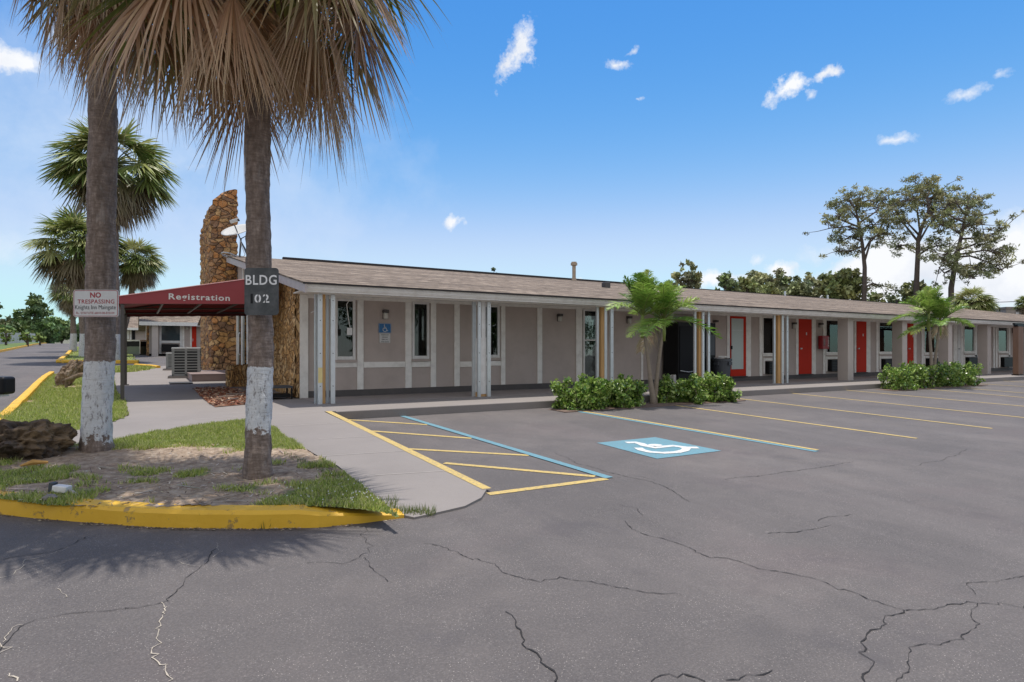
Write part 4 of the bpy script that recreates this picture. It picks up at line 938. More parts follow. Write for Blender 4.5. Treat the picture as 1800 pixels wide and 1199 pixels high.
TRK1=m_trunk('palm_bark_left',1.02,.13); TRK2=m_trunk('palm_bark_right',1.05,.44)
def near_palm(label,base,zb,hub,r0,r1,mat,fr,seed,path_mid=None):
    random.seed(seed)
    t=thing('palm_tree',label,'palm tree',(base[0],base[1],zb))
    h=Vector(hub); b=Vector((base[0],base[1],zb-.05)); mid=[b,b+UP*.25]+(path_mid or [])+[h+UP*.1]
    rad=[r0*1.18,r0*1.02]+[r0+(r1-r0)*(i+1)/(len(mid)-2) for i in range(len(mid)-2)]
    m=MB(); trunk_mesh(m,mid,rad,amp=.013); m.build('trunk',mat,t,smooth=True)
    hub=h; g=MB(); dd=MB()
    for (n,e0,e1,pet,rr,dr,kind) in fr:
        for i in range(n):
            az=6.283*(i+random.uniform(.1,.9))/n; el=R(random.uniform(e0,e1)); pl=pet*random.uniform(.8,1.15); r=rr*random.uniform(.85,1.12)
            bs=hub+dirv(az,0)*.13+UP*random.uniform(-.15,.25)
            if kind=='g': fan_leaf(g,bs,az,el,pl,r,46,R(118),dr,GRN if random.random()<.7 else OLV,TIPB if random.random()<.5 else OLV,sag=.35,pcol=(.12,.11,.03))
            elif kind=='o': fan_leaf(g,bs,az,el,pl,r,46,R(100),dr,random.choice([OLV,BRN,(.26,.20,.075)]),TAN_,sag=.5,fold=.5,pcol=(.14,.10,.04))
            else: fan_leaf(dd,bs,az,el,pl,r,50,R(62),dr,BRN if random.random()<.6 else TAN_,TAN_,sag=.75,fold=.9,pcol=(.17,.09,.045),stiff=.1)
    g.build('crown',LEAF,t); dd.build('dead_fronds',LEAF,t)
    # boot fibres under the crown
    return t
# right near palm
b2=G(455,836,zi); z2=zi(b2[1]); hx,hy=W(452,6.2)
h2=(hx,hy,CAMZ+(HY+145)*6.2/F)
near_palm('tall palm with whitewashed trunk base carrying the black number board, nearer the ramp',b2,z2,h2,.122,.112,TRK2,
   [(9,38,80,.7,.9,.35,'g'),(11,5,36,.90,.90,.35,'g'),(14,-25,5,1.0,.95,.52,'g'),(16,-40,-10,.95,.95,.50,'o'),(9,-45,-22,.90,.85,.55,'d'),(14,-75,-42,.70,.80,.40,'d')],24,
   [Vector((*W(458,6.2),CAMZ+(HY-600)*6.2/F)),Vector((*W(453,6.2),CAMZ+(HY-330)*6.2/F))])
b1=G(171,789,zi); z1_=zi(b1[1])
near_palm('tall palm with whitewashed trunk base carrying the no trespassing sign, nearest the big dark rock',b1,z1_,(*W(182,7.35),CAMZ+(HY+205)*7.35/F),.155,.148,TRK1,
   [(9,38,80,.6,.8,.30,'g'),(11,5,36,.65,.85,.35,'g'),(12,-38,-8,.60,.85,.42,'g'),(12,-66,-42,.78,.88,.45,'o'),(13,-80,-58,.82,.82,.45,'d')],33,
   [Vector((*W(177,7.4),CAMZ+(HY-560)*7.4/F)),Vector((*W(180,7.4),CAMZ+(HY-250)*7.4/F))])
# distant cabbage palms
WTR=m_trunk('far_palm_bark',1.35,0)
def far_palm(label,u,d,vc,rpx,vb=None,seed=1,ut=None,white=True,group='cabbage palms lining the drive',nleaf=115,stiffu=0,zb=None):
    random.seed(seed); X,Y=W(u,d); Xt,Yt=W(ut if ut else u,d); zb=zg(Y) if zb is None else zb
    t=thing('palm_tree',label,'palm tree',(Xt,Yt,zb),group); zc_=CAMZ+(HY-vc)*d/F; r=rpx*d/F; hub=Vector((X,Y,zc_-r*.12))
    m=MB(); mid=[Vector((Xt,Yt,zb-.1)),Vector((Xt,Yt,zb+1.5)),Vector(((X+Xt)/2,Y,(zb+zc_)/2)),hub]
    trunk_mesh(m,mid,[.24,.19,.17,.17],n=14,rings=60,amp=.02); m.build('trunk',WTR if white else TRK_PLAIN,t,smooth=True)
    g=MB(); dd=MB()
    for i in range(nleaf):
        az=random.uniform(0,6.283); el=math.asin(random.uniform(-.75,.98)); c=random.choice([(.19,.24,.06),(.27,.30,.09),(.12,.17,.04),(.34,.34,.14)])
        if el<-.25: fan_leaf(dd,hub,az,el-.1,r*.42,r*.50,20,R(85),.55,random.choice([(.17,.15,.07),(.22,.17,.10),(.14,.12,.05)]),(.30,.24,.15),pw=.02)
        else: fan_leaf(g,hub+UP*.1,az,el,r*.58,r*.46,22,R(120),.35,c,tuple(x*1.25 for x in c),pw=.02)
    for i in range(14): fan_leaf(dd,hub,random.uniform(0,6.283),R(random.uniform(-80,-55)),r*.35,r*.55,16,R(50),.6,(.20,.14,.085),(.32,.25,.17),pw=.02)
    g.build('crown',LEAF,t); dd.build('dead_fronds',LEAF,t); return t
TRK_PLAIN=m_trunk('plain_palm_bark',-5,0)
far_palm('tallest background palm, its round crown behind the left trunk above the others',200,30,278,108,seed=3,ut=204)
far_palm('palm with wide shaggy crown left of the left trunk, second highest in the drive',135,36,420,84,seed=5,ut=147)
far_palm('palm with compact crown just right of the left trunk above the awning edge',240,38,452,52,seed=6,ut=216)
far_palm('lowest yellowish palm at the left behind the no trespassing sign',128,46,508,40,seed=8,ut=129)
TRUNKS=simple('bark_grey',(.11,.085,.07),.9,.25,5,bump=.6,bscale=12)
far_palm('dark cabbage palm rising behind the far roof end between pine and awning post',1710,50,528,40,seed=11,white=False,group='palms behind the motel roof',zb=1)
far_palm('cabbage palm cut by the right edge above the tan flat roofed building',1802,62,532,20,seed=12,white=False,group='palms behind the motel roof',zb=1)
# leaf clouds --------------------------------------------------------------
def leaves(mb,P,size,cols,aspect=.55,flat=0.0):
    n=len(P); a=rng.normal(size=(n,3)); a/=np.linalg.norm(a,axis=1)[:,None]; b=rng.normal(size=(n,3)); b[:,2]+=0; b-=a*(a*b).sum(1)[:,None]; b/=np.linalg.norm(b,axis=1)[:,None]
    s=size*rng.uniform(.6,1.35,(n,1)); V=np.stack([P-a*s,P+b*s*aspect,P+a*s,P-b*s*aspect],1).reshape(-1,3)
    c=np.repeat(cols,4,0); k=len(mb.v); mb.v+=V.tolist(); mb.c+=np.clip(c,0,1).tolist(); mb.f+=[(k+4*i,k+4*i+1,k+4*i+2,k+4*i+3) for i in range(n)]; mb.m+=[0]*n
def clumps(mb,cs,per,size,base,var=.35,shell=.55,squash=.75,aspect=.55):
    for (c,r) in cs:
        n=int(per*(r**2)); 
        if n<6: n=6
        d=rng.normal(size=(n,3)); d/=np.linalg.norm(d,axis=1)[:,None]; rad=r*rng.uniform(shell,1.0,(n,1))**.7*(1+.18*rng.normal(size=(n,1)))
        P=np.array(c)+d*rad*np.array([1,1,squash]); f=1+var*rng.normal()*.6; cc=np.array(base)*f*rng.uniform(.7,1.35,(n,1))*np.array([rng.uniform(.9,1.15),1,rng.uniform(.8,1.2)])
        leaves(mb,P,size,cc,aspect)
TREES='trees rising behind the motel roof'
def bush_tree(label,u,d,vt,vb,hw,col,seed,group=TREES,nc=34,size=.21,per=210,cat='tree',name='tree',trunkv=True,lob=.26,zb=None,skew=0,clr=.85):
    rs=np.random.default_rng(seed); X,Y=W(u,d); k=d/F; zt=CAMZ+(HY-vt)*k; zl=CAMZ+(HY-vb)*k; zb=zg(Y) if zb is None else zb
    t=thing(name,label,cat,(X,Y,zb),group); w=hw*k; hgt=zt-zl; cs=[]; nc=int(nc*1.7)
    for i in range(nc):
        q=rs.normal(size=3); q/=np.linalg.norm(q); rr=rs.uniform(.35,.92); a=rs.uniform(.5,1)*lob*min(w,max(hgt,w*.6))*1.15
        z=zl+hgt*.5+q[2]*rr*(hgt*.5); fx=1 if q[2]<.2 else 1-.3*(q[2]-.2)
        cs.append(((X+q[0]*rr*w*fx*CT+q[1]*rr*w*ST*.8+skew*(z-zl),Y-q[0]*rr*w*fx*ST+q[1]*rr*w*CT*.8,z),a))
    m=MB(); r0=max(.12,w*.05); m.tube([(X,Y,zb-.2),(X+.05*w,Y,zl+hgt*.25),(X,Y,zl+hgt*.7)],[r0,r0*.7,r0*.3],8)
    for c,a in cs[::2]:
        z0=max(zb+.3,min(zl+hgt*.35,c[2]-.4*hgt)); m.tube([(X,Y,z0),((X+c[0])/2,(Y+c[1])/2,(z0+c[2])/2+.1*hgt),c],[r0*.45,r0*.3,r0*.08],5,False)
    m.build('trunk',TRUNKS,t); g=MB(); clumps(g,cs,per/max(.35,(d/60.))**2,size*d/60,tuple(2.0*q for q in col) if group.startswith('trees at') else col,shell=.2); g.build('crown',FARLEAF,t); return t
D1=(.18,.21,.09); D2=(.23,.265,.10); D3=(.28,.30,.15); D4=(.14,.19,.07)
for a in (('small dome of foliage peeping over the ridge left of the flue pipe',868,70,471,520,18,(.07,.10,.03),1,10),
 ('loose tall tree behind the roof just right of the young palm crown',1207,62,457,530,29,D3,2,26),
 ('dark round-leaved tree behind the ridge, its crown stepped towards the left',1277,55,474,530,28,D4,3,16),
 ('low dark bushy tree beside the stepped dark tree behind the ridge',1312,62,486,535,26,D2,4,20),
 ('grey green domed tree, highest of the mid roof group',1347,72,462,540,36,D3,5,30),
 ('broad dark tree in the dip between the domed trees',1390,70,483,540,34,D1,6,26),
 ('small open topped tree left of the broad olive tree',1432,74,470,540,26,D3,7,20),
 ('wide olive green tree directly left of the first pine trunk',1478,62,466,545,44,D2,8,40),
 ('dark low tree behind the middle pine trunk',1607,66,487,560,40,D1,9,22),
 ('low dark tree filling the gap behind the ridge right of the stepped dark tree',1330,66,492,540,40,D2,31,26),
 ('low dark tree joining the broad dark tree and the open topped tree',1412,66,492,545,36,D1,32,26),
 ('tree showing as a low tuft between the two young palms',1545,70,505,560,34,D2,10,12),
 ):
    bush_tree(a[0],a[1],a[2],a[3],a[4],a[5],a[6],a[7],nc=a[8])
LT='trees at the far end of the drive'
for a in (('tallest rounded tree at the far left end of the drive',62,100,519,612,34,(.055,.085,.03),21,38),
 ('brownish low tree left of the tallest drive end tree',12,105,546,612,26,(.075,.085,.04),22,24),
 ('green spreading tree right of the tallest drive end tree',108,98,548,608,30,(.065,.10,.035),23,30),
 ('dark tree cut by the left edge above the drive',-14,75,508,575,20,(.045,.07,.025),24,14),
 ('dense low tree between the tallest tree and the white wall',85,90,562,606,28,(.055,.09,.028),25,24),
 ('dark tree mass beyond the low gabled buildings',225,115,544,600,34,(.045,.075,.025),26,24),
 ('bushy tree filling the left edge behind the pale fence',28,88,562,608,30,(.06,.09,.03),27,24),
 ('bushy tree behind the left palm trunk far away',160,105,560,604,30,(.055,.09,.03),28,24)):
    bush_tree(a[0],a[1],a[2],a[3],a[4],a[5],a[6],a[7],group=LT,nc=a[8])
for i,(lab,u,d,vt,vb,hw) in enumerate((('bright green small tree before the pale fence at the left edge',10,60,572,602,18),('yellowish low bush before the right part of the pale fence',48,62,580,602,15),('low bright bush at the end of the pale fence',70,68,584,603,10))):
    bush_tree(lab,u,d,vt,vb,hw,(.16,.23,.05),40+i,group='shrubs along the pale fence',nc=16,size=.16,cat='shrub',name='shrub',per=120)
# tall pines ------------------------------------------------------------------
def pine(label,d,trunk,limbs,seed,col=(.26,.275,.13),size=.22):
    rs=random.Random(seed); k=d/F
    def P(u,v,f=0): x,y=W(u,d+f); return Vector((x,y,CAMZ+(HY-v)*(d+f)/F))
    b=P(*trunk[0]); bz=1.0; t=thing('pine_tree',label,'pine tree',(b.x,b.y,bz),'tall pines behind the motel')
    m=MB(); pts=[Vector((b.x,b.y,bz))]+[P(*p) for p in trunk]; n=len(pts); m.tube(pts,[.27-.19*i/(n-1) for i in range(n)],8)
    g=MB(); cs=[]
    for L in limbs:
        dep=rs.uniform(-2.4,2.4); q=[P(u,v,dep*i/(len(L)-1)) for i,(u,v) in enumerate(L)]; m.tube(q,[.11-.08*i/(len(q)-1) for i in range(len(q))],5,False)
        for _ in range(int(5+2.2*(q[-1]-q[0]).length)):
            s=rs.uniform(.42,1.0); kk=s*(len(q)-1); i=min(int(kk),len(q)-2); p=q[i].lerp(q[i+1],kk-i)
            e=p+Vector((rs.gauss(0,.75),rs.gauss(0,.85),rs.gauss(.12,.5))); m.tube([p,(p+e)/2+UP*rs.uniform(-.1,.2),e],[.045,.03,.015],3,False); cs.append((tuple(e),rs.uniform(.28,.62)))
    m.build('trunk',TRUNKS,t); clumps(g,cs,230,size*.72,col,var=.4,shell=.1,squash=.7,aspect=.28); g.build('crown',FARLEAF,t)
pine('leftmost of the three tall pines, standing clear of the other two',60,[(1519,528),(1520,470),(1516,430),(1510,395),(1503,362)],
 [[(1519,462),(1530,425),(1545,410),(1572,415)],[(1520,440),(1532,418),(1560,408)],[(1517,432),(1500,440),(1475,442)],[(1516,425),(1495,415),(1480,425)],[(1512,405),(1490,398),(1455,402)],[(1512,400),(1475,385),(1468,378)],[(1510,392),(1540,372),(1552,352)],
  [(1508,385),(1490,365),(1472,370)],[(1505,372),(1495,352),(1483,350)],[(1506,368),(1525,352),(1548,358)],[(1504,365),(1510,350),(1520,345)],[(1512,405),(1530,395),(1545,395)],[(1505,370),(1490,350),(1490,345)],[(1520,505),(1535,498),(1550,505)],[(1518,412),(1500,400),(1490,405)]],1)
pine('middle and tallest pine with bare curved lower branches',58,[(1611,500),(1613,455),(1614,420),(1622,395),(1632,370),(1630,340)],
 [[(1614,425),(1590,395),(1572,378),(1566,365)],[(1614,412),(1598,395),(1585,375)],[(1614,428),(1630,400),(1650,375),(1672,360)],[(1617,405),(1612,370),(1615,350)],[(1630,375),(1655,372),(1665,362)],[(1632,365),(1640,345),(1655,335)],[(1630,350),(1615,335),(1600,345)],
  [(1630,345),(1638,328),(1640,325)],[(1630,350),(1655,340),(1670,345)],[(1612,450),(1635,435),(1668,428)],[(1612,440),(1595,430),(1575,432)],[(1630,360),(1605,350),(1585,355)],[(1632,355),(1620,332),(1625,328)],[(1590,395),(1575,372),(1568,355)],[(1630,372),(1652,390),(1660,402)]],2)
pine('right pine with a wide leaning crown and long low limbs',56,[(1672,506),(1678,470),(1684,440),(1692,405),(1698,375),(1702,355)],
 [[(1684,440),(1712,430),(1740,415),(1770,398)],[(1690,420),(1730,418),(1760,405)],[(1683,452),(1705,450),(1740,462),(1765,478)],[(1680,465),(1710,472),(1750,480)],[(1684,448),(1730,440),(1770,448)],[(1690,412),(1670,400),(1655,395)],[(1694,400),(1715,385),(1728,375)],
  [(1698,378),(1685,362),(1678,350)],[(1700,370),(1715,358),(1722,360)],[(1700,362),(1703,350),(1704,346)],[(1696,390),(1680,385),(1668,378)],[(1680,455),(1665,445),(1660,450)],[(1678,475),(1700,485),(1715,490)],[(1686,435),(1670,455),(1658,462)],[(1695,398),(1712,395),(1730,395)],[(1680,470),(1660,480),(1650,470)]],3)
# bare lower arms of the middle pine are part of its trunk mesh
# ---------------------------------------------------------------- young feather palms
def feather_palm(label,base,stems,seed,fl,group):
    rs=random.Random(seed); t=thing('feather_palm',label,'palm tree',(base[0],base[1],zg(base[1])),group); B=Vector((base[0],base[1],zg(base[1])))
    RT=Vector((CT,-ST,0)); FW=Vector((ST,CT,0)); g=MB(); old=MB()
    for (dx,df,h,lean,cs) in stems:
        b=B+RT*dx*.25+FW*df; top=B+RT*(dx+lean)+UP*h+FW*df; mid=b.lerp(top,.5)-RT*lean*.12; m=MB()
        pts=[b-UP*.1,b+UP*.12,b.lerp(mid,.6),mid,mid.lerp(top,.5),top]; m.tube(pts,[.085,.07,.052,.045,.040,.036],12); m.build('trunk',STEM,t,smooth=True)
        m=MB(); m.tube([top-UP*cs,top-UP*cs*.55,top+UP*.02,top+UP*.12],[.038,.052,.045,.03],12); m.build('crownshaft',SHAFT,t,smooth=True)
        hub=top+UP*.06; nf=18
        for i in range(nf):
            az=6.283*(i+rs.random()*.6)/nf; el=R(rs.choice([84,78,70,62,54,44,30,14,-4])+rs.uniform(-8,8)); L=fl*rs.uniform(.85,1.1); d=dirv(az,el); sag=rs.uniform(.28,.5)*L*(1.0 if el<.6 else .6)
            dead=el<R(-5) and rs.random()<.7; mb=old if dead else g
            pts=[hub+d*L*s-UP*sag*s**2.2 for s in [j/9 for j in range(10)]]
            c=(.34,.28,.19) if dead else rs.choice([(.20,.34,.055),(.30,.43,.09),(.40,.50,.14),(.13,.25,.035)])
            mb.col=(.20,.24,.06) if not dead else c; mb.tube(pts,[.016-.0013*j for j in range(10)],4,False)
            NL=42
            for j in range(NL):
                s=.14+.86*(j+.5)/NL; kk=s*9; q=min(int(kk),8); p=pts[q].lerp(pts[q+1],kk-q); tg=(pts[q+1]-pts[q]).normalized(); sd=tg.cross(UP)
                if sd.length<.1: sd=Vector((math.sin(az),-math.cos(az),0))
                sd.normalize(); nn=sd.cross(tg); ll=fl*.33*(math.sin(3.1416*min(1,.18+s*.80))**.6)*rs.uniform(.85,1.1)
                for e in (-1,1):
                    dd_=(sd*e*.85+tg*rs.uniform(.45,.85)+nn*rs.uniform(-.1,.65)).normalized(); w=tg.cross(dd_).cross(dd_).normalized()*.0125+nn*.002
                    dp=.22 if not dead else .9; P0=p; P1=p+dd_*ll*.5-UP*ll*dp*.18; P2=p+dd_*ll-UP*ll*dp
                    k=len(mb.v); cc=jit(c,.22); mb.v+=[tuple(P0-w*.5),tuple(P0+w*.5),tuple(P1-w),tuple(P1+w),tuple(P2)]; mb.c+=[cc]*5; mb.f+=[(k,k+1,k+3,k+2),(k+2,k+3,k+4)]; mb.m+=[0,0]
    g.build('crown',LEAF,t)
    if old.v: old.build('dead_fronds',LEAF,t)
STEM=simple('stem_bark',(.27,.22,.17),.85,.2,9,bump=.4,bscale=20,stretch=(.4,.4,2)); SHAFT=simple('crownshaft_green',(.20,.25,.05),.5,.2,6)
FG='young feather palms planted along the kerb'
fb=(XW(1150,10.45),10.45)
feather_palm('young twin stemmed palm between two leafy shrubs before the porch, nearer of the pair',fb,[(-.12,0,1.95,-.15,.45),(.12,.10,1.85,.12,.42)],53,1.2,FG)
fb2=(XW(1640,10.45),10.45)
feather_palm('yellower twin stemmed palm by the far stucco piers, farther of the pair',fb2,[(-.05,0,2.35,-.10,.5),(.18,.10,2.1,.12,.4)],57,1.15,FG)
# clusia shrubs
def shrub(label,u0,u1,v0,v1,seed,n,group='leafy shrubs round the young palms'):
    rs=np.random.default_rng(seed); yb=10.30; xa,xb=XW(u0,10.3),XW(u1,10.3); cx=(xa+xb)/2; z0=zg(yb); d=cx*ST+yb*CT; h=CAMZ+(HY-v0)*d/F-z0
    t=thing('shrub',label,'shrub',(cx,yb,z0),group); m=MB(); cs=[]; nst=int((xb-xa)*9)
    for i in range(nst):
        x=rs.uniform(xa+.12,xb-.12); y=rs.uniform(9.98,10.62); e=min(1,min(x-xa,xb-x)/.3); hh=h*(.60+.40*e)*rs.uniform(.72,1.08)
        m.tube([(x,y,z0-.05),(x+rs.normal()*.04,y+rs.normal()*.04,z0+hh*.5),(x+rs.normal()*.08,y+rs.normal()*.08,z0+hh*.95)],[.012,.009,.004],4,False)
        for q in range(6): cs.append(((x+rs.normal()*.09,y+rs.normal()*.08,z0+hh*(.12+.85*q/5)),.12))
    m.build('stem',TRUNKS,t); g=MB(); P=[];cc=[]
    for c,r in cs:
        k=int(n/len(cs)); dd=rs.normal(size=(k,3)); dd/=np.linalg.norm(dd,axis=1)[:,None]; P.append(np.array(c)+dd*r*rs.uniform(.3,1.1,(k,1))); hz=(c[2]-z0)/h
        base=np.array([(.16,.28,.045),(.26,.38,.07),(.36,.46,.13),(.08,.16,.03)])[rs.integers(0,4,k)]; cc.append(base*rs.uniform(.75,1.25,(k,1)))
    P=np.vstack(P); P[:,2]=np.maximum(P[:,2],z0+.02); P[:,1]=np.minimum(P[:,1],10.75); leaves(g,P,.042,np.vstack(cc),.62); g.build('foliage',LEAFG,t)
LEAFG=leafmat('glossy_leaf',.22,.32)
shrub('leafy green shrub left of the nearer twin stemmed palm',981,1134,668,717,61,9000)
shrub('leafy green shrub right of the nearer twin stemmed palm',1156,1283,664,708,62,8000)
shrub('leafy shrub left of the farther young palm',1556,1634,643,680,63,5500)
shrub('leafy shrub right of the farther young palm beside the drive post',1642,1712,641,679,64,5500)
m=MB(); m.box(XW(975,10.3),XW(1290,10.3),9.95,KY-.002,-.4,zg(10.2)+.012); props(m.build('planting_bed',simple('bed_soil',(.16,.11,.085),.95,.4,8,bump=.8,bscale=30)),None,None,None,'structure')
m=MB(); m.box(XW(1552,10.3),XW(1716,10.3),9.95,KY-.002,-.4,zg(10.2)+.012); props(m.build('planting_bed',bpy.data.materials['bed_soil']),None,None,None,'structure')
# ================================================================= ROCKS AND SCRAPS
def rock(name,label,c,sx_,sy_,sz_,rot,mat,seed,sub=5,amp=.28,tilt=0,cat='rock'):
    import bmesh
    bm=bmesh.new(); bmesh.ops.create_icosphere(bm,subdivisions=sub,radius=1)
    M=Matrix.Rotation(rot,4,'Z')@Matrix.Rotation(tilt,4,'Y')@Matrix.Diagonal((sx_,sy_,sz_,1))
    for v in bm.verts:
        p=v.co.copy(); o=Vector((seed*3.1,seed*1.7,seed)); f=1+amp*noise.fractal(p*1.5+o,1,2.1,5)+amp*.5*noise.noise(p*5+o)-amp*.5*max(0,noise.noise(p*8+o))
        v.co=M@(p*f)
    me=bpy.data.meshes.new(name); bm.to_mesh(me); bm.free(); me.materials.append(mat); me.polygons.foreach_set('use_smooth',[False]*len(me.polygons))
    o=bpy.data.objects.new(name,me); C.objects.link(o); o.location=c; return props(o,label,cat)
x,y=W(38,6.85); rock('boulder','big dark craggy boulder at the left edge of the front island',(x,y,zi(y)+.10),.44,.40,.27,-.5,ROCKD,3,6,.34)
x,y=W(117,15.9); rock('coral_rock','upright pitted coral rock standing on the lawn',(x,y,zi(y)+.25),.20,.17,.40,.3,ROCK,5,5,.35,tilt=.45)
x,y=W(138,20); rock('coral_rock','browner coral rock half behind the left palm trunk',(x,y,zi(y)+.15),.18,.2,.32,.3,ROCKD,8,4,.3,tilt=.3)
x,y=W(116,15.1); z=zi(y); m=MB(); RT=Vector((CT,-ST,0)); b=Vector((x,y,z)); m.tube([b-UP*.03,b+UP*.12+RT*.01,b+UP*.22+RT*.02,b+RT*.14+UP*.26,b+RT*.35+UP*.34,b+RT*.55+UP*.36],[.030,.032,.045,.05,.055,.05],9)
props(m.build('bent_log',ROCK,origin=(x,y,z)),'pale bent log lying on the lawn before the coral rock','log')
x,y=G(110,870,zi); z=zi(y); t=thing('broken_lamp','broken white ground lamp lying on the soil behind the yellow kerb','lamp',(x,y,z))
MM=Matrix.Translation((x,y,z+.05))@Matrix.Rotation(-.55,4,'Z')@Matrix.Rotation(.12,4,'Y'); m=MB(); m.box(-.065,.055,-.04,.04,-.025,.03,MM); bevel(m.build('housing',WHITE,t),.008)
m=MB(); m.tube([MM@Vector((.055,0,0)),MM@Vector((.12,.0,-.03)),MM@Vector((.18,.02,-.045))],.014,8); m.build('pipe',simple('grey_pipe',(.35,.34,.32),.6),t)
m=MB(); m.box(-.10,-.066,-.03,.03,-.03,.045,MM); m.build('bracket',CHAR,t)
for i,(u,v,s) in enumerate(((88,880,.042),(80,874,.03),(104,826,.028),(495,870,.02),(300,800,.02))):
    x,y=G(u,v,zi); rock('stone',('rounded grey stone touching the broken lamp at the kerb','small brown stone left of the broken lamp','pale pebble between the boulder and the left palm','small pebble right of the right palm base','small pebble on bare soil between the palms')[i],(x,y,zi(y)+s*.5),s*1.3,s,s*.8,i,ROCK if i%2 else simple('stone%d'%i,(.20,.18,.17),.9,.3,20),20+i,3,.2,cat='stone')
x,y=G(58,822,zi); m=MB(); m.col=(1,1,1); m.tube([(x-.10,y-.03,zi(y)+.03),(x,y,zi(y)+.055),(x+.12,y+.02,zi(y)+.04)],[.008,.03,.012],6); props(m.build('palm_husk',simple('husk',(.48,.26,.07),.8,.2,20),origin=(x,y,zi(y))),'orange dry palm husk lying before the dark boulder','husk')
LIT,n_,b_=newmat('leaf_litter'); LIT.node_tree.links.new(n_('ShaderNodeAttribute',{'attribute_name':'Col'}).outputs['Color'],b_.inputs['Base Color']); b_.inputs['Roughness'].default_value=.9
m=MB(); cnt=0
while cnt<1500:
    u,v=random.uniform(-20,700),random.uniform(780,890); x,y=G(u,v,zi)
    if not inside(island,np.array([x]),np.array([y]))[0]: continue
    cnt+=1; a=random.uniform(0,6.28); l=random.uniform(.006,.03) if cnt>60 else random.uniform(.05,.16); w=random.uniform(.002,.007); m.col=jit(random.choice([(.34,.24,.15),(.22,.14,.09),(.46,.36,.25),(.14,.09,.06),(.52,.46,.38)]),.3); z=zi(y)+noise.noise(Vector((x*1.3,y*1.3,3)))*.03+random.uniform(.006,.014)
    c_,s_=math.cos(a),math.sin(a); b_z=random.uniform(0,.012)
    m.add([(x-l*c_-w*s_,y-l*s_+w*c_,z),(x-l*c_+w*s_,y-l*s_-w*c_,z),(x+l*c_+w*s_,y+l*s_-w*c_,z+b_z),(x+l*c_-w*s_,y+l*s_+w*c_,z+b_z)],[(0,1,2,3)])
props(m.build('leaf_litter',LIT),'brown leaf litter and twigs strewn over the island soil',None,None,'stuff')
m=MB()
for i in range(900):
    u=random.uniform(-20,700); t_=(u+20)/720; v=[905,913,920,926,929,929,929,922,912][min(8,int(t_*9))]+random.uniform(-1,4); x,y=G(u,v); y-=.0; l=random.uniform(.004,.016); a=random.uniform(0,6.28); m.col=jit(random.choice([(.30,.24,.18),(.12,.09,.07),(.45,.38,.28),(.07,.06,.05)]),.3)
    m.add([(x-l*math.cos(a),y-l*math.sin(a),zg(y)+.004),(x+l*.5*math.sin(a),y-l*.5*math.cos(a),zg(y)+.006),(x+l*math.cos(a),y+l*math.sin(a),zg(y)+.006),(x-l*.5*math.sin(a),y+l*.5*math.cos(a),zg(y)+.004)],[(0,1,2,3)])
props(m.build('gutter_grit',LIT),'sand and grit gathered along the foot of the yellow kerb',None,None,'stuff')
# clover flowers at the island corner
m=MB(); m.col=(.75,.75,.70)
for i in range(90):
    u=random.gauss(655,28) if i<60 else random.uniform(480,660); v=random.gauss(872,10); x,y=G(u,v,zi)
    if not inside(island,np.array([x]),np.array([y]))[0]: continue
    z=zi(y)+random.uniform(.03,.07); r=.006; m.add([(x-r,y,z),(x,y-r,z),(x+r,y,z),(x,y+r,z),(x,y,z+r*1.6),(x,y,z-r)],[(0,1,4),(1,2,4),(2,3,4),(3,0,4),(1,0,5),(2,1,5),(3,2,5),(0,3,5)])
props(m.build('clover_flowers',GRASS),'tiny white clover flowers in the grass at the island tip','flowers',None,'stuff')
# weeds at tip and along kerb
m=MB()
for (u0,u1,v0,v1,n,hh) in ((690,765,898,907,260,.07),(655,700,878,900,160,.06),(335,370,925,928,14,.12),(445,475,927,930,12,.09),(500,640,800,870,260,.045)):
    for i in range(n):
        u,v=random.uniform(u0,u1),random.uniform(v0,v1); x,y=G(u,v,zc if u>600 else zg); z=(zc(y) if u>600 else zg(y)); h=hh*random.uniform(.4,1.2); a=random.uniform(0,6.28); l=h*random.uniform(.1,.8)
        if u0==500:
            # trailing runners over the edge of the ramp
            e=(u-500)/140; v=800+e*58+random.uniform(-6,3); x,y=G(u,v,zi); z=zi(y)
        m.col=jit(random.choice([(.15,.20,.05),(.24,.25,.09),(.09,.14,.03)])); w=.004
        m.add([(x-w*math.sin(a),y+w*math.cos(a),z),(x+w*math.sin(a),y-w*math.cos(a),z),(x+l*math.cos(a),y+l*math.sin(a),z+h)],[(0,1,2)])
props(m.build('edge_weeds',GRASS),'wispy weeds along the foot of the kerb and the island tip','weeds',None,'stuff')
# ================================================================= LEFT EDGE BOX
x,y=W(-16,8.2); zt=CAMZ+(HY-662)*8.2/F; zb_=CAMZ+(HY-693)*8.2/F; t=thing('mailbox','black rounded box at the very left edge beside the drive','mailbox',(x,y,zg(y)))
MM=Matrix.Translation((x,y,0))@Matrix.Rotation(-TH,4,'Z'); m=MB(); m.box(-.30,.255,-.11,.11,zb_+.0,zt,MM); bevel(m.build('box',BLACK,t),.04,4)
m=MB(); m.box(-.25,.18,-.08,.08,zb_-.03,zb_-.001,MM); m.build('mounting_plate',GALV,t); m=MB(); m.box(-.24,-.16,-.04,.04,zg(y)-.05,zb_-.031,MM); m.build('post',DGREY,t)
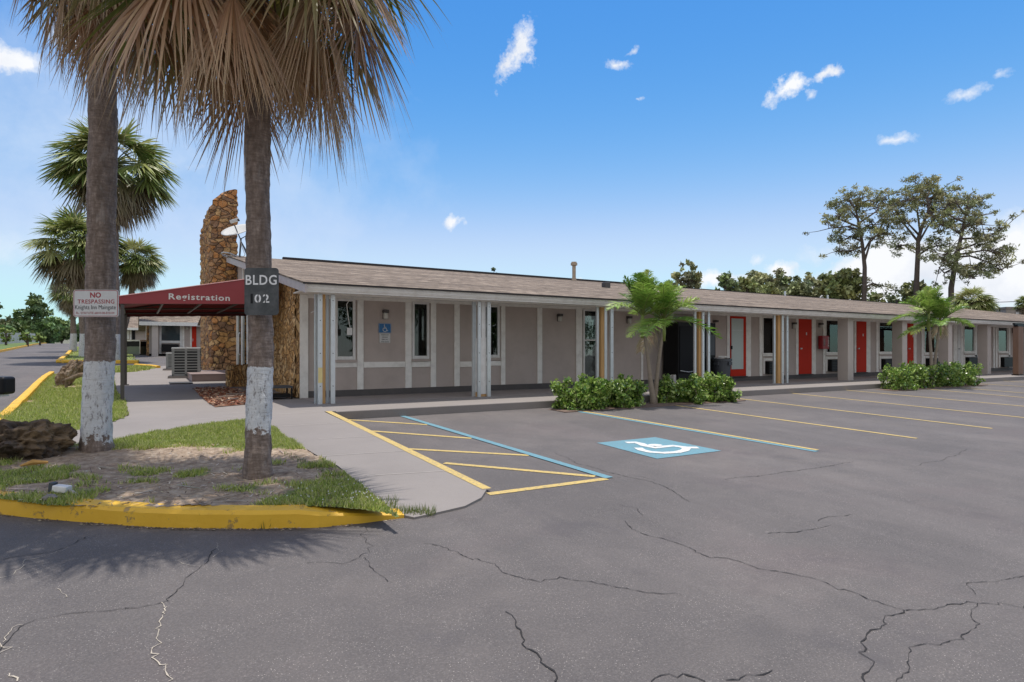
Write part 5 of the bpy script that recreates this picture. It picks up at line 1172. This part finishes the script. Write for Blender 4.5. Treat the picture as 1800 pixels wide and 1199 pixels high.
# ================================================================= PERGOLA POST, FAR BUILDINGS, WIRES
PW_=simple('brown_post',(.20,.115,.075),.7,.15,4,stretch=(4,4,.5))
yb=11.3; x=XW(1789.5,yb); t=thing('pergola','brown wooden pergola post with a black top beam at the right edge','pergola',(x,yb,0)); w=(XW(1794,yb)-XW(1785.5,yb))/2
dpx=(x*ST+yb*CT)/F; zt=CAMZ+(HY-574)*dpx
m=MB(); m.box(x-w,x+w,yb-.10,yb+.10,.01,zt); bevel(m.build('post',PW_,t),.01); m=MB(); m.box(x-w-.04,x+w+.04,yb-.13,yb+.13,0.003,.04); m.build('foot_plate',BLACK,t)
m=MB(); m.box(x-.30,x+6,yb-.10,yb+.06,zt,zt+.075); m.box(x-.12,x+6,yb+.07,yb+.15,zt+.08,zt+.15); m.build('beam',BLACK,t)
m=MB(); m.box(x+5-w,x+5+w,yb-.1,yb+.1,.01,zt); m.build('post',PW_,t)
def flat_bld(name,label,u0,u1,d,vt,depth,mat,zb):
    x0,y0=W(u0,d); x1,y1=W(u1,d); 
    return x0,y0,x1,y1
RTv=Vector((CT,-ST,0)); FWv=Vector((ST,CT,0))
TANW=simple('tan_wall',(.33,.29,.25),.8,.08,1)
t=thing('flat_roofed_building','tan flat roofed building showing above the far roof end','building',(*W(1800,66),1)); B=Vector((*W(1769,66),0)); k=66/F
MM=Matrix.Translation(B)@Matrix.Rotation(-TH,4,'Z'); m=MB(); m.box(0,14,0,9,1,CAMZ+(HY-543)*k,MM); m.build('wall',TANW,t)
m=MB(); m.box(-.1,14.1,-.1,9.1,CAMZ+(HY-543)*k+.003,CAMZ+(HY-539.5)*k,MM); m.build('parapet',simple('parapet',(.26,.22,.19),.8),t)
m=MB(); m.box(1.0,13,-.05,-.004,CAMZ+(HY-552)*k,CAMZ+(HY-548.5)*k,MM); m.build('fascia',WHITE,t)
a=Vector((*W(1735,70),CAMZ+(HY-532)*70/F)); b=Vector((*W(1900,55),CAMZ+(HY-522)*55/F)); m=MB(); m.tube([a+(a-b)*2,a,(a+b)/2-UP*.1,b,b+(b-a)],.035,5); props(m.build('power_line',RIDGE,origin=a),'thin power line crossing the sky at the far right','cable')
# building beyond the awning
def cottage(label,y0,u0,length,ridge_h,eave_z,zb,depth,near=True,group='low motel blocks beyond the awning'):
    x0=XW(u0,y0); t=thing('motel_block',label,'motel',(x0,y0,zb),group)
    m=MB(); m.box(x0,x0+length,y0,y0+.15,zb+.2,eave_z); yr=y0+depth/2
    m.add([(x0,y0+.15,zb),(x0,y0+depth,zb),(x0,y0+depth,eave_z),(x0,yr,ridge_h-.15),(x0,y0+.15,eave_z),(x0+.2,y0+.15,zb),(x0+.2,y0+depth,zb),(x0+.2,y0+depth,eave_z),(x0+.2,yr,ridge_h-.15),(x0+.2,y0+.15,eave_z)],[(0,1,2,3,4),(9,8,7,6,5)]); m.build('wall',SIDING,t)
    m=MB(); xe=x0-.55; e=.9; ze=eave_z-.02
    for s_ in (1,-1):
        ya=yr-s_*(depth/2+e); m.add([(xe,ya,ze),(x0+length,ya,ze),(x0+length,yr,ridge_h),(xe,yr,ridge_h),(xe,ya,ze-.12),(x0+length,ya,ze-.12),(x0+length,yr,ridge_h-.12),(xe,yr,ridge_h-.12)],[(0,1,2,3),(7,6,5,4),(0,4,5,1),(3,7,4,0)])
    rf=m.build('roof',ROOF,t); m=MB(); m.box(xe,x0+length,y0-e-.05,y0-e-.002,ze-.22,ze+.01); m.build('gutter',GUTTER,rf)
    m=MB()
    for yy in (y0+1.5,): m.box(x0-.12,x0-.001,yy,yy+1.3,zb,eave_z+.25)
    m.build('stone_strip',STONE_P,t); m=MB(); m.box(x0-.10,x0-.0005,y0+.05,y0+.7,zb,eave_z); m.build('stone_strip',STONE_P,t)
    return t,x0
y0=45.5; t,x0=cottage('nearer low motel block with brown roof, big window and red door seen under the awning',y0,262,26,4.9,2.83,.62,17)
def fx(u): return XW(u,y0)
def fz(v): return CAMZ+(HY-v)*(XW(300,y0)*ST+y0*CT)/F
m=MB(); m.box(fx(266.5),fx(277.5),y0-.75,y0-.25,.6,2.6); m.build('pier',STUCCO,t)
m=MB(); a,b=fx(280),fx(320); m.box(a,a+.12,y0-.06,y0-.002,fz(622),fz(569)); m.box(b-.12,b,y0-.06,y0-.002,fz(622),fz(569)); m.box(a+.12,b-.12,y0-.06,y0-.002,fz(603),fz(599)); m.box(a+.12,b-.12,y0-.06,y0-.002,fz(570.5),fz(568)); f=m.build('window',WHITE,t)
m=MB(); m.box(a+.12,b-.12,y0-.02,y0-.01,fz(599),fz(570.5)); m.build('pane',simple('far_glass',(.05,.07,.08),.05),f)
m=MB(); m.box(a+.12,fx(314),y0-.2,y0-.03,fz(618),fz(605)); m.build('wall_air_conditioner',BLACK,t)
for a,b in ((320.5,324),(334,337)): m=MB(); m.box(fx(a),fx(b),y0-.04,y0-.002,fz(622),fz(569)); m.build('trim_board',TRIM,t)
m=MB(); m.box(fx(337.4),fx(345),y0-.05,y0-.002,fz(622),fz(571)); d_=m.build('door',RED,t); m=MB(); m.box(fx(338.5),fx(339.2),y0-.09,y0-.051,fz(600),fz(595)); m.build('handle',WHITE,d_)
m=MB(); m.box(fx(327),fx(330.5),y0-.15,y0-.003,fz(579),fz(574)); m.build('wall_lamp',LAMPG,t)
m=MB(); m.box(x0+.05,x0+26,y0-.9,y0-.01,.55,.66); m.build('walkway',CONC,t)
t,x2=cottage('farther low motel block with brown roof behind the nearer one',74,214,16,5.6,3.3,1.25,16)
y2=74
m=MB(); m.box(XW(222,y2),XW(227,y2),y2-.06,y2-.004,CAMZ+(HY-597)*66/F,CAMZ+(HY-583)*66/F); m.box(XW(228.5,y2),XW(231,y2),y2-.05,y2-.004,1.3,3.2); m.build('window',WHITE,t)
m=MB(); m.box(XW(232,y2),XW(237.5,y2),y2-.06,y2-.004,1.5,3.2); m.build('door',BLACK,t)
# caged unit and green box by the nearer block
d=41.0; x,y=W(234.5,d); zb=zg(y); t=thing('caged_condenser','dark caged air conditioner with a pale rail beside the nearer motel block','air conditioner',(x,y,zb)); k=d/F
MM=Matrix.Translation((x,y,0))@Matrix.Rotation(-TH,4,'Z'); h0,h1,h2_=CAMZ+(HY-622)*k,CAMZ+(HY-609)*k,CAMZ+(HY-597.5)*k
m=MB(); m.box(-11.5*k,11.5*k,0,.8,h1,h2_-.1,MM); m.build('cage',BLACK,t); m=MB(); m.box(-12.5*k,12.5*k,-.05,.85,h2_-.08,h2_,MM); m.box(-12.5*k,-11.6*k,-.05,.02,h0,h2_-.081,MM); m.box(11.6*k,12.5*k,-.05,.02,h0,h2_-.081,MM); m.build('rail',WHITE,t)
m=MB(); m.box(-11*k,11*k,0,.8,h0-.1,h1-.005,MM); m.build('base',simple('green_box',(.16,.19,.15),.7,.1,3),t)
# fence, white wall and gabled building at the end of the drive
t=thing('slat_fence','pale weathered slat fence behind the drive at the left edge','fence',(*W(0,60),zg(W(0,60)[1])))
P0=Vector((*W(-70,50),0)); P1=Vector((*W(62,84),0)); FNC=simple('fence_paint',(.42,.42,.41),.8,.15,1); L=(P1-P0).length; tt=(P1-P0).normalized(); ang=math.atan2(tt.y,tt.x)
m=MB(); s=0; i=0
while s<L:
    p=P0+tt*s; z=zg(p.y)+.15; m.box(-.07,.07,-.012,.012,0,1.15+random.uniform(-.05,.08),Matrix.Translation((p.x,p.y,z))@Matrix.Rotation(ang,4,'Z')); s+=.17
m.build('slats',FNC,t); 
for q in range(12):
    p=P0+tt*(L*q/11); m=MB(); m.box(-.06,.06,.02,.14,-.1,1.3,Matrix.Translation((p.x,p.y,zg(p.y)+.1))@Matrix.Rotation(ang,4,'Z')); m.build('fence_post',FNC,t)
m=MB(); B=Vector((*W(88,112),0)); k=112/F; MM=Matrix.Translation(B)@Matrix.Rotation(-TH,4,'Z'); m.box(0,(205-88)*k,0,.3,1.6,CAMZ+(HY-594.5)*k,MM); props(m.build('white_wall',WHITE,origin=B+UP*1.6),'long low white wall closing the end of the drive','wall')
t=thing('gabled_building','cream gabled building behind the left palm trunk far down the drive','building',(*W(145,128),2)); k=128/F; MM=Matrix.Translation((*W(131,128),0))@Matrix.Rotation(-TH,4,'Z')
m=MB(); hw=16*k; zt=CAMZ+(HY-584)*k; zr=CAMZ+(HY-572)*k; vs=[(0,0,1.8),(2*hw,0,1.8),(2*hw,0,zt),(hw,0,zr),(0,0,zt)]; vs=[MM@Vector(v) for v in vs]+[MM@(Vector(v)+Vector((0,9,0))) for v in vs]
m.add(vs,[(0,1,2,3,4),(9,8,7,6,5)]+[(i,i+5,(i+1)%5+5,(i+1)%5) for i in range(5)]); m.build('wall',simple('cream_wall',(.50,.46,.36),.8),t)
m=MB()
for sgn in (-1,1):
    A=[Vector((hw,-.5,zr+.05)),Vector((hw+sgn*(hw+.5),-.5,zt-.25)),Vector((hw+sgn*(hw+.5),9.5,zt-.25)),Vector((hw,9.5,zr+.05))]; m.add([MM@p for p in A]+[MM@(p+UP*.15) for p in A],[(0,1,2,3),(7,6,5,4),(0,4,5,1),(1,5,6,2),(3,7,4,0)])
m.build('roof',ROOF,t)
# trees across the car park behind the photographer: seen mirrored in the panes
rs=random.Random(5)
for i,(x,y,h,w) in enumerate(((-16,-24,8,5),(-4,-30,10,6),(8,-26,7,5),(20,-32,10,6.5),(33,-27,8,5.5),(46,-34,11,7),(60,-30,9,6))):
    t=thing('tree','tree across the car park mirrored in the motel panes','tree',(x,y,zg(y)),'trees across the car park'); z=zg(y); m=MB(); m.tube([(x,y,z),(x+.2,y,z+h*.4),(x,y,z+h*.7)],[.3,.22,.1],8); m.build('trunk',TRUNKS,t)
    cs=[((x+rs.gauss(0,w*.36),y+rs.gauss(0,w*.3),z+h*rs.uniform(.28,.95)),w*rs.uniform(.2,.34)) for _ in range(20)]; g=MB(); clumps(g,cs,60,.22,(.07,.11,.03)); g.build('crown',FARLEAF,t)
# ================================================================= SKY, SUN, CAMERA
sun_dir=Vector((.30,.25,2.3)).normalized()     # towards the sun
wd=bpy.data.worlds.new('World'); SC.world=wd; wd.use_nodes=True; nt=wd.node_tree; n=N(nt); bg=nt.nodes['Background']
sky=n('ShaderNodeTexSky',{'sky_type':'NISHITA','sun_disc':False,'sun_elevation':math.asin(sun_dir.z),'sun_rotation':math.atan2(sun_dir.x,sun_dir.y),'altitude':0,'air_density':1.0,'dust_density':.4,'ozone_density':2.0})
tc=n('ShaderNodeTexCoord'); V=tc.outputs['Generated']; sep=n('ShaderNodeSeparateXYZ',Vector=V)
az=n.math('ARCTAN2',sep.outputs[0],sep.outputs[1]); el=n.math('ARCSINE',sep.outputs[2])
wn=n.noise(V,9,6,.62,out=1); wn2=n('ShaderNodeVectorMath',{'operation':'SUBTRACT'},i0=wn,i1=(.5,.5,.5)).outputs[0]
ws=n('ShaderNodeSeparateXYZ',Vector=wn2); fn=n.noise(V,34,8,.68); fb=n.noise(V,11,7,.6)
def ae(u,v):
    x=(u-CX)/F; zz_=(HY-v)/F; return math.atan(x)+TH, math.atan(zz_/math.sqrt(1+x*x))
tot=None
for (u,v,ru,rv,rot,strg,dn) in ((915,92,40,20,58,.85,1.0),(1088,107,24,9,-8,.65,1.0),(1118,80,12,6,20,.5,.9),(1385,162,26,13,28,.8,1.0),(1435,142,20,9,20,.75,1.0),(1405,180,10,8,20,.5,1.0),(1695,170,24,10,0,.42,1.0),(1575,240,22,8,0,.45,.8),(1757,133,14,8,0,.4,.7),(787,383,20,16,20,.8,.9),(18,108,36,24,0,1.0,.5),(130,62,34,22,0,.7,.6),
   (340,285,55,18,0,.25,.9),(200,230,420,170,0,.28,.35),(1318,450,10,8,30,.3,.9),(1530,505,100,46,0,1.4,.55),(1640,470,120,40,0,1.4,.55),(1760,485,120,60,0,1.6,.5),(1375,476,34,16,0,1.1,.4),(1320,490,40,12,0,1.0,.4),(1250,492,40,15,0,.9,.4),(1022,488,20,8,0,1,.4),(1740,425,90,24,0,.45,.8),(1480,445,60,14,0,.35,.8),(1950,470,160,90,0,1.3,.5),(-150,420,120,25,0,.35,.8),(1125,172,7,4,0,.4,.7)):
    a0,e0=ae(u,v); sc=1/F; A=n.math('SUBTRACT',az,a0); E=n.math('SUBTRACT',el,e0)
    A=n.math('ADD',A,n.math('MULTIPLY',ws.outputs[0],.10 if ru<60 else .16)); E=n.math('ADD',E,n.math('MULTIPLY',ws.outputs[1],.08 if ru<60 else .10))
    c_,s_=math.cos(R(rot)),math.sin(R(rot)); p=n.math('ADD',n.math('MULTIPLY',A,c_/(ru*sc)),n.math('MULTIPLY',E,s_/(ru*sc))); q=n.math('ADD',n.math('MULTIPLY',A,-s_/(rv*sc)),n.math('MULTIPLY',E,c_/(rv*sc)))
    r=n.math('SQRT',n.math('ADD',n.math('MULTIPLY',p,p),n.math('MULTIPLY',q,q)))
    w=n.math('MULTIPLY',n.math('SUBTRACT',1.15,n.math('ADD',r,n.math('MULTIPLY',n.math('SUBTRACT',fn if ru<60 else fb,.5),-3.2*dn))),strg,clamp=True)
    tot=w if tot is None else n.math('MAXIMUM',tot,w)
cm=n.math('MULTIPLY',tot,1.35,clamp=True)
hs=n('ShaderNodeHueSaturation',Saturation=1.12,Value=1.0,Color=sky.outputs[0])
ss=n('ShaderNodeSeparateColor',Color=hs.outputs[0])
eh=n.ramp(el,[(.62,0),(1.0,1)])
def mx(a,b): return n.math('ADD',n.math('MULTIPLY',eh,b-a),a)
def ch(o,a,b,g,M): x=n.math('MULTIPLY',n.math('POWER',n.math('DIVIDE',o,a),g),b); return n.math('POWER',n.math('ADD',n.math('POWER',x,-3.0),n.math('POWER',M,-3.0)),-1/3)
grade=n('ShaderNodeCombineColor',Red=ch(ss.outputs[0],2.12,2.25,2.95,mx(3.4,7.5)),Green=ch(ss.outputs[1],3.61,3.6,1.5,mx(5.7,7.5)),Blue=ch(ss.outputs[2],5.65,5.59,.62,mx(10.0,8.5))).outputs[0]
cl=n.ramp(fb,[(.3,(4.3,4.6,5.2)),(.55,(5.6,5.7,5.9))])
fill_veil=n.math('MULTIPLY',n.ramp(el,[(.62,0),(.95,1)]),.55)  # whitish veil added overhead, out of view, to take the blue out of shade
grade=n.mix(fill_veil,grade,(5.0,4.95,4.9))
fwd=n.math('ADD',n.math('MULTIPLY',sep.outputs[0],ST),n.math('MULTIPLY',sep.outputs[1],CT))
back=n.math('MULTIPLY',n.ramp(n.math('MULTIPLY',fwd,-1.0),[(.05,0),(.35,1)]),n.ramp(n.noise(V,2.2,6,.6),[(.30,.15),(.52,.9)]))  # unseen white cloud bank added behind the camera to brighten the shaded facade
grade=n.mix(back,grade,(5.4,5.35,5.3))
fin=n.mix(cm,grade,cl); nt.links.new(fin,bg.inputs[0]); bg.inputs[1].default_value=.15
sd=bpy.data.lights.new('sun','SUN'); sd.energy=3.7; sd.angle=R(.53); sd.color=(1,.955,.89); so=bpy.data.objects.new('sun',sd); C.objects.link(so); so.rotation_euler=sun_dir.to_track_quat('Z','Y').to_euler(); so.location=(0,0,30)
cd=bpy.data.cameras.new('camera'); cam=bpy.data.objects.new('camera',cd); C.objects.link(cam); cam.location=(0,0,CAMZ); cam.rotation_euler=(R(90),0,-TH)
cd.sensor_width=36; cd.lens=36*F/1800; cd.shift_y=(HY-599.5)/1800; cd.clip_end=2000; cd.clip_start=.05; SC.camera=cam
SC.view_settings.view_transform='Standard'; SC.view_settings.look='None'; SC.view_settings.exposure=0.2; SC.view_settings.gamma=1
SC.cycles.max_bounces=8; SC.cycles.transparent_max_bounces=16
